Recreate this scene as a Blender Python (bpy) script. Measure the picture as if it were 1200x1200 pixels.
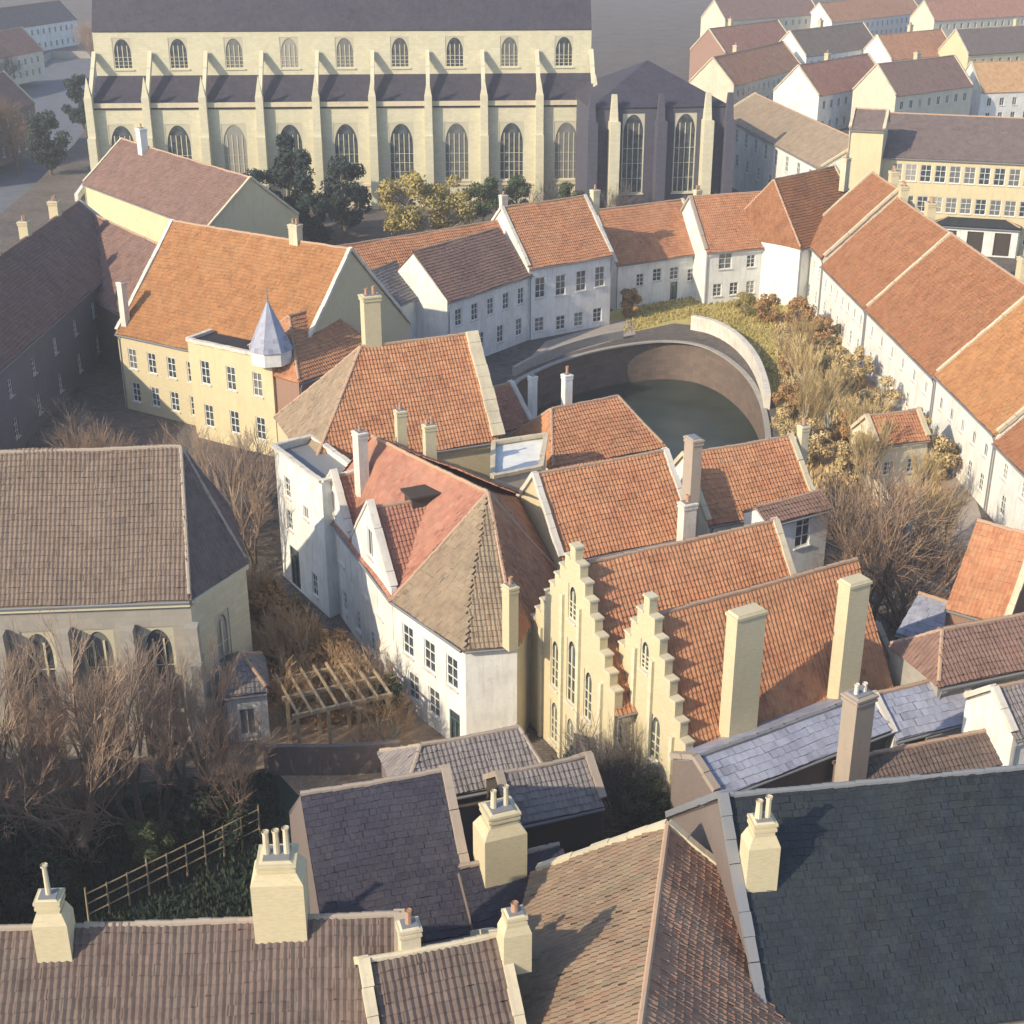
import bpy, bmesh, math, random
import numpy as np
from mathutils import Vector, Matrix
R = math.radians
random.seed(7)
rng = np.random.default_rng(7)
for o in list(bpy.data.objects): bpy.data.objects.remove(o)
scn = bpy.context.scene
COL = scn.collection

# ------------------------------------------------------------------ camera, sky, sun, exposure
PITCH, FPX, CAMH = R(24), 1650.0, 48.0
cam = bpy.data.cameras.new('camera'); camo = bpy.data.objects.new('camera', cam); COL.objects.link(camo)
camo.location = (0, 0, CAMH); camo.rotation_euler = (R(90) - PITCH, 0, 0)
cam.sensor_width = 36; cam.lens = 36 * FPX / 1200; cam.clip_end = 6000; cam.clip_start = .5
scn.camera = camo
SUN_EL, SUN_A = R(29), R(38)
sdir = Vector((-math.cos(SUN_A) * math.cos(SUN_EL), -math.sin(SUN_A) * math.cos(SUN_EL), math.sin(SUN_EL)))
w = bpy.data.worlds.new('World'); scn.world = w; w.use_nodes = True
nt = w.node_tree; nt.nodes.clear()
sky = nt.nodes.new('ShaderNodeTexSky'); sky.sky_type = 'NISHITA'; sky.sun_disc = False
sky.sun_elevation = SUN_EL; sky.sun_rotation = math.atan2(sdir.x, sdir.y) % (2 * math.pi)
sky.dust_density = 1.0; sky.air_density = 1.0; sky.ozone_density = 2.2
bg = nt.nodes.new('ShaderNodeBackground'); bg.inputs[1].default_value = 0.15
out = nt.nodes.new('ShaderNodeOutputWorld')
nt.links.new(sky.outputs[0], bg.inputs[0]); nt.links.new(bg.outputs[0], out.inputs[0])
sl = bpy.data.lights.new('sun', 'SUN'); sl.energy = 3.5; sl.angle = R(0.5); sl.color = (1, .85, .62)
so = bpy.data.objects.new('sun', sl); COL.objects.link(so)
so.rotation_euler = sdir.to_track_quat('Z', 'Y').to_euler(); so.location = (-60, -40, 90)
scn.view_settings.view_transform = 'Standard'; scn.view_settings.look = 'None'
scn.view_settings.exposure = 0.66; scn.view_settings.gamma = 1.0
scn.render.engine = 'CYCLES'

# ------------------------------------------------------------------ surveying: a sight line meets a height, or a wall
def ray(x, y):
    u = (x - 600) / FPX; v = (y - 600) / FPX
    return Vector((u, math.cos(PITCH) - v * math.sin(PITCH), -math.sin(PITCH) - v * math.cos(PITCH)))
def at(x, y, z=0.0):
    d = ray(x, y); t = (z - CAMH) / d.z
    return Vector((d.x * t, d.y * t, z))
def proj(p):
    zc = p[1] * math.cos(PITCH) - (p[2] - CAMH) * math.sin(PITCH); yc = p[1] * math.sin(PITCH) + (p[2] - CAMH) * math.cos(PITCH)
    return 600 + FPX * p[0] / zc, 600 - FPX * yc / zc, zc
def zup(p, ypx):
    lo, hi = -5, 70
    for _ in range(40):
        m = (lo + hi) / 2
        if proj((p[0], p[1], m))[1] > ypx: lo = m
        else: hi = m
    return lo
def ppm(p): return FPX / proj(p)[2]

# ------------------------------------------------------------------ materials
MATS = {}
class NT:
    def __init__(s, name, rough=.85, spec=.3):
        m = bpy.data.materials.new(name); m.use_nodes = True; s.m = m; s.t = m.node_tree
        s.b = s.t.nodes['Principled BSDF']; s.b.inputs['Roughness'].default_value = rough
        s.b.inputs['Specular IOR Level'].default_value = spec; MATS[name] = m
    def n(s, k, **kw):
        q = s.t.nodes.new(k)
        for a, v in kw.items():
            if a in q.inputs and not hasattr(q, a): q.inputs[a].default_value = v
            else: setattr(q, a, v)
        return q
    def l(s, a, b): s.t.links.new(a, b)
    def coord(s, which='Object'): return s.n('ShaderNodeTexCoord').outputs[which]
    def noise(s, vec, scale, detail=4, rough=.6):
        q = s.n('ShaderNodeTexNoise'); q.inputs['Scale'].default_value = scale; q.inputs['Detail'].default_value = detail
        q.inputs['Roughness'].default_value = rough
        if vec is not None: s.l(vec, q.inputs['Vector'])
        return q.outputs['Fac']
    def ramp(s, fac, stops):
        q = s.n('ShaderNodeValToRGB'); e = q.color_ramp.elements
        while len(e) < len(stops): e.new(.5)
        for i, (p, c) in enumerate(stops):
            e[i].position = p; e[i].color = (*c, 1) if len(c) == 3 else c
        s.l(fac, q.inputs[0]); return q.outputs[0]
    def mix(s, fac, a, b, mode='MIX'):
        q = s.n('ShaderNodeMix'); q.data_type = 'RGBA'; q.blend_type = mode
        for i, v in ((0, fac), (6, a), (7, b)):
            if isinstance(v, (int, float)): q.inputs[i].default_value = v
            elif isinstance(v, tuple): q.inputs[i].default_value = (*v, 1)
            else: s.l(v, q.inputs[i])
        return q.outputs[2]
    def vmul(s, vec, v):
        q = s.n('ShaderNodeVectorMath'); q.operation = 'MULTIPLY'; s.l(vec, q.inputs[0]); q.inputs[1].default_value = v; return q.outputs[0]
    def bump(s, h, st=.4, d=.05):
        q = s.n('ShaderNodeBump'); q.inputs['Strength'].default_value = st; q.inputs['Distance'].default_value = d
        s.l(h, q.inputs['Height']); s.l(q.outputs[0], s.b.inputs['Normal'])
    def color(s, c): s.l(c, s.b.inputs['Base Color'])

TW, TH = .27, .37
def tile_mat(name, c1, c2, c3, moss, mossamt=.5, tw=TW, th=TH, flat=False, far=False, rough=.85):
    s = NT(name, rough)
    uv = s.coord('UV'); obj = s.coord('Object')
    sc = s.vmul(uv, (1 / tw, 1 / th, 0))
    fl = s.n('ShaderNodeVectorMath'); fl.operation = 'FLOOR'; s.l(sc, fl.inputs[0])
    wn = s.n('ShaderNodeTexWhiteNoise'); wn.noise_dimensions = '2D'; s.l(fl.outputs[0], wn.inputs['Vector'])
    col = s.ramp(wn.outputs['Value'], [(0, c1), (.55, c2), (.85, c3), (1, tuple(x * .72 for x in c1))])
    big = s.noise(obj, .35, 4, .65)
    patch = s.ramp(big, [(.35, (0, 0, 0)), (.7, (1, 1, 1))])
    col = s.mix(patch, col, s.mix(.75, col, c3))
    streak = s.noise(s.vmul(uv, (1.3, .16, 0)), 1.0, 5, .7)
    sm = s.ramp(streak, [(.48, (0, 0, 0)), (.72, (mossamt,) * 3)])
    col = s.mix(sm, col, moss)
    fine = s.noise(obj, 2.2, 6, .75)
    fm = s.ramp(fine, [(.52, (0, 0, 0)), (.75, (mossamt * .9,) * 3)])
    col = s.mix(fm, col, tuple(min(1, x * 1.15 + .02) for x in moss))
    li = s.ramp(s.noise(obj, 5.5, 5, .8), [(.60, (0, 0, 0)), (.70, (mossamt,) * 3)])
    col = s.mix(li, col, tuple(min(1, x * 1.25 + .07) for x in moss))
    dk = s.ramp(s.noise(obj, .9, 5, .7), [(.3, (.72, .7, .72)), (.6, (1, 1, 1))])
    col = s.mix(1.0, col, dk, 'MULTIPLY')
    s.color(col)
    if far:
        wv = s.n('ShaderNodeTexWave'); wv.bands_direction = 'X'; wv.inputs['Scale'].default_value = math.pi * 2 / tw / 20 ; wv.inputs['Distortion'].default_value = .3
        s.l(uv, wv.inputs['Vector'])
        s.bump(wv.outputs['Fac'], .5, .06)
    else:
        s.bump(s.noise(obj, 9, 4), .5, .03)
    return s.m
OR = dict(c1=(.45, .185, .095), c2=(.50, .215, .11), c3=(.53, .27, .14))
tile_mat('tile_orange', **OR, moss=(.40, .27, .14), mossamt=.4)
tile_mat('tile_terrace', (.28, .115, .052), (.305, .13, .06), (.33, .152, .075), (.28, .165, .08), .5)
tile_mat('tile_gold', (.38, .168, .065), (.41, .188, .075), (.43, .215, .09), (.36, .22, .10), .5)
tile_mat('tile_red', (.36, .145, .10), (.41, .18, .12), (.44, .22, .145), (.27, .19, .135), .4)
tile_mat('tile_yellow', (.50, .26, .125), (.54, .30, .145), (.55, .34, .17), (.44, .35, .18), .5)
tile_mat('tile_moss', (.30, .21, .14), (.33, .24, .16), (.35, .27, .18), (.24, .215, .15), .75)
tile_mat('tile_brown', (.15, .115, .105), (.17, .13, .12), (.19, .14, .125), (.14, .125, .12), .6)
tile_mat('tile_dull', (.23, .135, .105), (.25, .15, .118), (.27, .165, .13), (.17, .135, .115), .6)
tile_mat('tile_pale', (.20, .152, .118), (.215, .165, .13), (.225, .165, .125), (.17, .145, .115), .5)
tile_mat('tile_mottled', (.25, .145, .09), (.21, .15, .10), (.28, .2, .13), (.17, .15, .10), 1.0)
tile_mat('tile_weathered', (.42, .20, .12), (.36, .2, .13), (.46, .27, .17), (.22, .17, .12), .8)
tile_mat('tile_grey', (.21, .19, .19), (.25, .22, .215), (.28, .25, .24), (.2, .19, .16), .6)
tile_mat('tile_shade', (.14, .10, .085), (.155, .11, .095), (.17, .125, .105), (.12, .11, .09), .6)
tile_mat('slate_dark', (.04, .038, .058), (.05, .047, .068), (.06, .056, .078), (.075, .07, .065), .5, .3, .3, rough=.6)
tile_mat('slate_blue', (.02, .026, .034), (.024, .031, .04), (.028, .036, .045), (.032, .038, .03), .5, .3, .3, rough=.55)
tile_mat('slate_light', (.32, .34, .43), (.36, .38, .47), (.4, .42, .5), (.24, .24, .24), .3, .45, .45, rough=.5)

def plaster(name, c, dirt=.35, dcol=(.28, .25, .2), rough=.9, brick=None):
    s = NT(name, rough, .2); obj = s.coord('Object'); uv = s.coord('UV')
    a = s.noise(obj, .5, 5, .7); b = s.noise(s.vmul(uv, (2.2, .3, 0)), 1, 5, .7)
    col = s.mix(s.ramp(a, [(.42, (0, 0, 0)), (.75, (dirt,) * 3)]), c, dcol)
    col = s.mix(s.ramp(b, [(.48, (0, 0, 0)), (.72, (dirt,) * 3)]), col, dcol)
    cp = s.ramp(s.noise(obj, 1.7, 3, .9), [(.62, (0, 0, 0)), (.66, (dirt * .45,) * 3)])
    col = s.mix(cp, col, tuple(x * .8 for x in dcol))
    if brick:
        bt = s.n('ShaderNodeTexBrick'); s.l(uv, bt.inputs['Vector'])
        bt.inputs['Color1'].default_value = (*brick[0], 1); bt.inputs['Color2'].default_value = (*brick[1], 1); bt.inputs['Mortar'].default_value = (*brick[2], 1)
        bt.inputs['Scale'].default_value = 1; bt.inputs['Brick Width'].default_value = brick[3]; bt.inputs['Row Height'].default_value = brick[4]
        bt.inputs['Mortar Size'].default_value = .012; bt.inputs['Bias'].default_value = -.1
        col = s.mix(.75, col, bt.outputs['Color'])
        s.bump(bt.outputs['Fac'], -.3, .02)
    else: s.bump(s.noise(obj, 4, 6, .7), .25, .04)
    s.color(col); return s.m
plaster('plaster_white', (.76, .76, .72), .45, (.4, .37, .31))
plaster('plaster_cream', (.66, .60, .46), .4, (.42, .36, .26))
plaster('plaster_yellow', (.62, .53, .33), .35, (.42, .35, .22))
plaster('coping_white', (.68, .63, .55), .45)
plaster('coping_cream', (.62, .54, .38), .5)
plaster('coping_dull', (.38, .31, .25), .5)
plaster('mortar', (.46, .30, .20), .5)
plaster('brick_yellow', (.52, .43, .24), .6, (.36, .28, .16), brick=((.60, .53, .34), (.50, .43, .26), (.56, .5, .38), .22, .075))
plaster('brick_red', (.3, .16, .11), .4, brick=((.30, .14, .09), (.24, .11, .08), (.35, .3, .25), .22, .075))
plaster('brick_brown', (.19, .15, .13), .5, (.1, .09, .09), brick=((.20, .15, .13), (.16, .12, .11), (.2, .18, .17), .22, .075))
plaster('render_shaded', (.17, .17, .20), .5, (.12, .125, .145))  # bluish shade of the long left wall put into its colour
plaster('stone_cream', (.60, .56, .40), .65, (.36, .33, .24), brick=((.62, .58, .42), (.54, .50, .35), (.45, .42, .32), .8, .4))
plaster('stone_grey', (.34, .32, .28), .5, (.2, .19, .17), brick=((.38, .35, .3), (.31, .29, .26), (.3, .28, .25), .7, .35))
plaster('stone_shaded', (.085, .085, .11), .5, (.05, .05, .065), brick=((.09, .09, .12), (.07, .07, .095), (.07, .07, .08), .8, .4))  # shade on the church transept, coloured into the stone
plaster('quay_stone', (.17, .125, .10), .8, (.07, .06, .05), brick=((.19, .14, .11), (.13, .10, .085), (.1, .09, .08), 1.1, .45))
plaster('frame_white', (.72, .73, .70), .1, rough=.5)
plaster('timber', (.42, .33, .21), .5, (.2, .15, .1))
plaster('wood_and_gap_dark', (.07, .055, .045), .4, (.04, .04, .04))  # dark wood, also the painted shade inside openings
plaster('wood_green', (.05, .11, .10), .3, (.05, .06, .05))
plaster('metal_grey', (.2, .21, .23), .3, rough=.5)
plaster('clay_pot', (.42, .24, .15), .4)
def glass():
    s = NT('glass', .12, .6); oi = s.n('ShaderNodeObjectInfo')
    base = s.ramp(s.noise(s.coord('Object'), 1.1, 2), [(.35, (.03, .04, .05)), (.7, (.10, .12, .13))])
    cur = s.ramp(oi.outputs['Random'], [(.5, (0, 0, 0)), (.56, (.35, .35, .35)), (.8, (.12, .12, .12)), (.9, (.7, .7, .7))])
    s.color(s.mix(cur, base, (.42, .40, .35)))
glass()
def ground(name, stops, sc=.25, sc2=3, rough=.95, b=.5):
    s = NT(name, rough, .15); o = s.coord('Object')
    f = s.mix(.5, s.noise(o, sc, 6, .7), s.noise(o, sc2, 6, .75))
    s.color(s.ramp(f, stops)); s.bump(s.noise(o, sc2 * 2, 5, .8), b, .08)
ground('ground', [(.35, (.10, .085, .075)), (.5, (.15, .125, .105)), (.62, (.2, .17, .14))])
ground('sand', [(.35, (.26, .17, .11)), (.5, (.42, .29, .18)), (.65, (.52, .38, .24))], .4)
ground('lawn', [(.35, (.34, .29, .09)), (.5, (.46, .39, .14)), (.62, (.58, .46, .19))], .3)
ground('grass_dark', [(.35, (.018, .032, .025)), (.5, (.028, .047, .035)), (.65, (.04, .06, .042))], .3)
ground('paving', [(.35, (.28, .24, .21)), (.5, (.36, .31, .27)), (.65, (.42, .37, .31))], .5)
ground('street', [(.35, (.10, .11, .13)), (.5, (.14, .15, .17)), (.65, (.17, .18, .2))], .3)
def cobbles():
    s = NT('ground', .95, .15); o = s.coord('Object'); bt = s.n('ShaderNodeTexBrick'); s.l(o, bt.inputs['Vector'])
    bt.inputs['Scale'].default_value = 1; bt.inputs['Brick Width'].default_value = .55; bt.inputs['Row Height'].default_value = .28; bt.inputs['Mortar Size'].default_value = .02
    bt.inputs['Color1'].default_value = (.17, .145, .125, 1); bt.inputs['Color2'].default_value = (.12, .105, .095, 1); bt.inputs['Mortar'].default_value = (.07, .06, .055, 1)
    f = s.ramp(s.mix(.5, s.noise(o, .12, 6, .7), s.noise(o, 1.2, 6, .75)), [(.38, (.6, .6, .62)), (.5, (1, 1, 1)), (.62, (1.25, 1.2, 1.12))])
    s.color(s.mix(1.0, bt.outputs['Color'], f, 'MULTIPLY')); s.bump(bt.outputs['Fac'], -.4, .03)
cobbles()
def water():
    s = NT('water', .3, .25); o = s.coord('Object')
    s.color(s.ramp(s.noise(o, .3, 3), [(.4, (.022, .036, .03)), (.65, (.04, .056, .046))]))
    s.bump(s.noise(s.vmul(o, (1, 2.2, 1)), 2.2, 3), .25, .04)
water()
def leafm(name, stops, rough=.8):
    s = NT(name, rough, .2); o = s.coord('Object')
    s.color(s.ramp(s.mix(.5, s.noise(o, .5, 3), s.noise(o, 4, 3)), stops))
leafm('leaf_evergreen', [(.35, (.02, .035, .03)), (.65, (.05, .075, .06))])
leafm('leaf_yellow', [(.35, (.26, .21, .07)), (.65, (.46, .37, .13))])
leafm('leaf_green', [(.35, (.05, .08, .035)), (.65, (.11, .14, .06))])
leafm('leaf_rust', [(.35, (.26, .14, .06)), (.65, (.44, .27, .12))])
leafm('leaf_dry', [(.35, (.36, .27, .13)), (.65, (.62, .48, .25))])
leafm('leaf_dark', [(.35, (.02, .035, .022)), (.65, (.05, .07, .045))])
leafm('bark', [(.35, (.10, .075, .06)), (.65, (.2, .15, .12))])
leafm('bark_pale', [(.35, (.28, .25, .19)), (.65, (.5, .45, .34))])
leafm('twig', [(.35, (.22, .145, .10)), (.65, (.36, .25, .17))])
leafm('twig_tan', [(.35, (.25, .175, .13)), (.65, (.38, .275, .20))])
leafm('twig_sunlit', [(.35, (.30, .19, .11)), (.65, (.52, .36, .21))])  # sunlight on the yard branches put into the twig colour
leafm('twig_grey', [(.35, (.13, .115, .11)), (.65, (.22, .19, .18))])

# ------------------------------------------------------------------ mesh helpers
class MB:
    def __init__(s): s.v = []; s.f = []; s.uv = []
    def poly(s, pts, uv=None):
        i = len(s.v); s.v += [tuple(p) for p in pts]; s.f.append(tuple(range(i, i + len(pts))))
        s.uv += list(uv) if uv else [(0, 0)] * len(pts)
    def box(s, c, sx, sy, sz, rz=0, taper=1.0):      # c = centre of the bottom face
        cs, sn = math.cos(rz), math.sin(rz); P = []
        for z, k in ((0, 1), (sz, taper)):
            for x, y in ((-1, -1), (1, -1), (1, 1), (-1, 1)):
                X, Y = x * sx / 2 * k, y * sy / 2 * k
                P.append((c[0] + X * cs - Y * sn, c[1] + X * sn + Y * cs, c[2] + z))
        for f, a, b in (((0, 1, 5, 4), sx, sz), ((1, 2, 6, 5), sy, sz), ((2, 3, 7, 6), sx, sz), ((3, 0, 4, 7), sy, sz), ((4, 5, 6, 7), sx, sy), ((3, 2, 1, 0), sx, sy)):
            s.poly([P[i] for i in f], [(0, 0), (a, 0), (a, b), (0, b)])
    def beam(s, a, b, wd, ht, up=Vector((0, 0, 1))):
        a = Vector(a); b = Vector(b); d = (b - a).normalized(); sd = d.cross(up).normalized(); u = sd.cross(d)
        P = [q + sd * x * wd / 2 + u * y * ht / 2 for q in (a, b) for x, y in ((-1, -1), (1, -1), (1, 1), (-1, 1))]
        L = (b - a).length
        for f in ((0, 1, 5, 4), (1, 2, 6, 5), (2, 3, 7, 6), (3, 0, 4, 7), (4, 5, 6, 7), (3, 2, 1, 0)):
            s.poly([P[i] for i in f], [(0, 0), (L, 0), (L, wd), (0, wd)])
    def tube(s, a, b, r0, r1, n=6):
        a = Vector(a); b = Vector(b); d = (b - a)
        if d.length < 1e-5: return
        d.normalize(); x = d.orthogonal().normalized(); y = d.cross(x)
        A = [a + (x * math.cos(t) + y * math.sin(t)) * r0 for t in [2 * math.pi * k / n for k in range(n)]]
        B = [b + (x * math.cos(t) + y * math.sin(t)) * r1 for t in [2 * math.pi * k / n for k in range(n)]]
        i = len(s.v); s.v += [tuple(p) for p in A + B]
        for k in range(n):
            s.f.append((i + k, i + (k + 1) % n, i + n + (k + 1) % n, i + n + k)); s.uv += [(0, 0)] * 4
    def cap(s, c, r, n, z):
        s.poly([(c[0] + r * math.cos(2 * math.pi * k / n), c[1] + r * math.sin(2 * math.pi * k / n), z) for k in range(n)])
    def mesh(s, name, mat):
        me = bpy.data.meshes.new(name); me.from_pydata(s.v, [], s.f)
        ul = me.uv_layers.new(name='UVMap'); ul.data.foreach_set('uv', [c for u in s.uv for c in u])
        me.materials.append(MATS[mat]); me.update(); return me
    def obj(s, name, mat, parent=None, **kw):
        if not s.f: return None
        return link(name, s.mesh(name, mat), parent, **kw)
def link(name, me, parent=None, loc=None, rz=0, **kw):
    o = bpy.data.objects.new(name, me); COL.objects.link(o)
    if parent: o.parent = parent
    if loc is not None: o.location = loc
    if rz: o.rotation_euler = (0, 0, rz)
    for k, v in kw.items(): o[k] = v
    return o
def root(name, label, cat, loc, rz=0, group=None):
    o = link(name, None, None, loc, rz, label=label, category=cat)
    if group: o['group'] = group
    return o
def tag(o, label, cat, group=None):
    o['label'] = label; o['category'] = cat
    if group: o['group'] = group
    return o
def struct(o): o['kind'] = 'structure'; return o

# ------------------------------------------------------------------ windows (shared meshes)
WC = {}
def win_mesh(wd, ht, style):
    wd = round(wd * 10) / 10; ht = round(ht * 10) / 10; key = (wd, ht, style)
    if key in WC: return WC[key]
    f = MB(); p = MB(); s = MB()
    fw = .09 if style != 'church' else .18
    y = .10                                     # set back into the reveal (local +y goes inwards)
    def bar(x0, x1, z0, z1, d=.06): f.box(((x0 + x1) / 2, y, z0), x1 - x0, d, z1 - z0)
    bar(-wd / 2, -wd / 2 + fw, 0, ht); bar(wd / 2 - fw, wd / 2, 0, ht)
    bar(-wd / 2 + fw, wd / 2 - fw, 0, fw); bar(-wd / 2 + fw, wd / 2 - fw, ht - fw, ht)
    if style == 'sash':
        bar(-.035, .035, fw, ht - fw, .05)
        for k in (1, 2): bar(-wd / 2 + fw, wd / 2 - fw, ht * k / 3 - .03, ht * k / 3 + .03, .045)
    elif style == 'small': bar(-.03, .03, fw, ht - fw, .05)
    elif style == 'door': bar(-.05, .05, fw, ht * .7, .07); bar(-wd / 2 + fw, wd / 2 - fw, ht * .72, ht * .76, .05)
    elif style in ('church', 'arch'):
        N = 8; sp = min(wd * .87, ht * .5); base = ht - sp - .0
        def arc(t): return wd / 2 - fw - (wd / 2 - fw) * (1 - math.cos(t * math.pi / 2)), base + (sp - fw) * math.sin(t * math.pi / 2)
        for sg in (-1, 1):
            for k in range(N):
                x0, z0 = arc(k / N); x1, z1 = arc((k + 1) / N)
                q = [(sg * x0, z0), (sg * x1, z1), (sg * (x1 if k == N - 1 else wd / 2), ht - .01 if k == N - 1 else z1), (sg * wd / 2, z0)]
                if k == N - 1: q = [(sg * x0, z0), (sg * x1, z1), (sg * x1, ht - .01), (sg * wd / 2, ht - .01), (sg * wd / 2, z0)]
                pts = [(a, y - .04, b) for a, b in q]
                if sg > 0: pts = pts
                f.poly(pts)
        nm = max(1, int(wd / .9))
        for k in range(1, nm + 1):
            x = -wd / 2 + wd * k / (nm + 1); bar(x - .06, x + .06, fw, base + sp * .5, .08)
        for k in range(1, 4): bar(-wd / 2 + fw, wd / 2 - fw, base * k / 4, base * k / 4 + .06, .04)
    p.poly([(-wd / 2, y + .05, 0), (wd / 2, y + .05, 0), (wd / 2, y + .05, ht), (-wd / 2, y + .05, ht)])
    s.box((0, -.02, -.1), wd + .2, .2, .098)
    if style == 'church': s.box((0, -.02, -.2), wd + .3, .3, .198)
    mat = {'church': 'stone_cream', 'arch': 'stone_cream', 'door': 'wood_green', 'dark': 'wood_and_gap_dark'}.get(style, 'frame_white')
    WC[key] = (f.mesh('window', mat), p.mesh('pane', 'glass' if style != 'dark' else 'wood_and_gap_dark'), s.mesh('sill', 'coping_white' if style != 'church' else 'stone_cream'), wd, ht)  # dark style: the shade inside an opening is a dark sheet
    return WC[key]

class Bld:
    """one building: an Empty at its base; every wall, roof slope, window ... a child"""
    def __init__(s, name, label, cat, org, group=None):
        s.o = Vector((org[0], org[1], 0)); s.r = root(name, label, cat, s.o, 0, group); s.wm = {}
    def L(s, p): return (p[0] - s.o.x, p[1] - s.o.y, p[2])
    def wall(s, P0, P1, z0, prof, mat, wins=(), thick=0, name='wall', proud=0, rowlab=None):
        """sheet from P0 to P1 seen left to right from outside; prof = height, or pieces (s0,s1,h0,h1) in metres"""
        P0 = Vector((P0[0], P0[1])); P1 = Vector((P1[0], P1[1])); d = (P1 - P0); Lw = d.length; d /= Lw
        no = Vector((d.y, -d.x))
        if proud: P0 = P0 + no * proud
        if not isinstance(prof, (list, tuple)): prof = [(0, Lw, prof, prof)]
        holes = []
        rz = math.atan2(d.y, d.x)
        for wn in wins:
            if wn[0] == 'row':
                _, n, z, ww, wh, st, a, b = wn
                items = [((a + (b - a) * (k + .5) / n) * Lw, z, ww, wh, st) for k in range(n)]
            elif wn[0] == 's': items = [(wn[1] * Lw, wn[2], wn[3], wn[4], wn[5])]
            else:
                px, py, ww, wh, st = wn; r = ray(px, py); q = Vector((P0.x, P0.y))
                den = r.x * no.x + r.y * no.y; t = (q.x * no.x + q.y * no.y) / den
                h = r * t; sx = (Vector((h.x, h.y)) - P0).dot(d); z = CAMH + h.z - wh / 2
                items = [(sx, z, ww, wh, st)]
            for sx, z, ww, wh, st in items:
                wf, wp, wsl, ww, wh = win_mesh(ww, wh, st)
                if sx - ww / 2 < .1 or sx + ww / 2 > Lw - .1 or z < z0 + .02: continue
                ok = all(not (sx - ww / 2 < h[1] + .05 and sx + ww / 2 > h[0] - .05 and z < h[3] + .05 and z + wh > h[2] - .05) for h in holes)
                if not ok: continue
                holes.append((sx - ww / 2, sx + ww / 2, z, z + wh))
                pos = P0 + d * sx; nm = 'door' if st == 'door' else 'window'
                fo = link(nm, wf, s.r, (pos.x - s.o.x, pos.y - s.o.y, z), rz)
                link('pane', wp, fo)
                if st not in ('door', 'dark'): link('sill', wsl, fo)
        m = MB()
        def pt(a, z, dep=0): return s.L((P0.x + d.x * a - no.x * dep, P0.y + d.y * a - no.y * dep, z))
        br = sorted(set([round(q, 4) for pc in prof for q in pc[:2]] + [round(q, 4) for h in holes for q in h[:2]]))
        for a, b in zip(br, br[1:]):
            if b - a < 1e-3: continue
            mid = (a + b) / 2
            pc = next((q for q in prof if q[0] <= mid <= q[1]), None)
            if pc is None: continue
            f = lambda x: pc[2] + (pc[3] - pc[2]) * (x - pc[0]) / (pc[1] - pc[0])
            zs = z0
            for h in sorted([h for h in holes if h[0] < mid < h[1]], key=lambda h: h[2]):
                m.poly([pt(a, zs), pt(b, zs), pt(b, h[2]), pt(a, h[2])], [(a, zs), (b, zs), (b, h[2]), (a, h[2])]); zs = h[3]
            m.poly([pt(a, zs), pt(b, zs), pt(b, f(b)), pt(a, f(a))], [(a, zs), (b, zs), (b, f(b)), (a, f(a))])
            if thick:
                m.poly([pt(b, z0, thick), pt(a, z0, thick), pt(a, f(a), thick), pt(b, f(b), thick)], [(a, z0), (b, z0), (b, f(b)), (a, f(a))])
                m.poly([pt(a, f(a)), pt(b, f(b)), pt(b, f(b), thick), pt(a, f(a), thick)], [(a, 0), (b, 0), (b, thick), (a, thick)])
        if thick:
            hs = [(prof[0][0], z0, prof[0][2])] + [(x[1], min(x[3], y[2]), max(x[3], y[2])) for x, y in zip(prof, prof[1:]) if abs(x[3] - y[2]) > .01] + [(prof[-1][1], z0, prof[-1][3])]
            for a, l, h in hs: m.poly([pt(a, l), pt(a, l, thick), pt(a, h, thick), pt(a, h)], [(0, l), (thick, l), (thick, h), (0, h)])
        for h in holes:
            D = .16
            m.poly([pt(h[0], h[2]), pt(h[1], h[2]), pt(h[1], h[2], D), pt(h[0], h[2], D)])
            m.poly([pt(h[0], h[3], D), pt(h[1], h[3], D), pt(h[1], h[3]), pt(h[0], h[3])])
            m.poly([pt(h[0], h[2]), pt(h[0], h[2], D), pt(h[0], h[3], D), pt(h[0], h[3])])
            m.poly([pt(h[1], h[2], D), pt(h[1], h[2]), pt(h[1], h[3]), pt(h[1], h[3], D)])
        return m.obj(name, mat, s.r)
    def on(s, px, py):
        # where a sight line meets the front roof slope
        nn = (s.B - s.A).cross(s.R0 - s.A); r = ray(px, py); c = Vector((0, 0, CAMH)); t = (s.A - c).dot(nn) / r.dot(nn); return CAMH + r.z * t
    def done(s):
        for (mat, name), m in s.wm.items(): m.obj(name, mat, s.r)
        return s.r
    def roof(s, pts, mat, over=.3, tiles=True, name='roof_slope', sag=.05, label=None):
        pts = [Vector(p) for p in pts]
        def ext(e, t):
            k = over / max(.5, (t - e).length); return e + (e - t) * k
        pts[0], pts[1] = ext(pts[0], pts[-1]), ext(pts[1], pts[2])
        P = [Vector(s.L(p)) for p in pts]
        u = (P[1] - P[0]).normalized(); n = u.cross(P[2] - P[0]).normalized()
        if n.z < 0: n = -n
        v = n.cross(u)
        if v.z < 0: v = -v
        o = P[0]; uv = [((p - o).dot(u), (p - o).dot(v)) for p in P]
        m = MB()
        lo = [p - n * .16 for p in P]; hi = [p - n * (.02 if tiles else -.03) for p in P]
        m.poly(hi, uv); m.poly(lo[::-1], uv[::-1])
        for i in range(len(P)):
            j = (i + 1) % len(P); m.poly([lo[i], lo[j], hi[j], hi[i]], [uv[i], uv[j], uv[j], uv[i]])
        slate = mat.startswith('slate')
        tw, th = (.3, .3) if slate else (TW, TH)
        if mat == 'slate_light': tw, th = .45, .45
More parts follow.
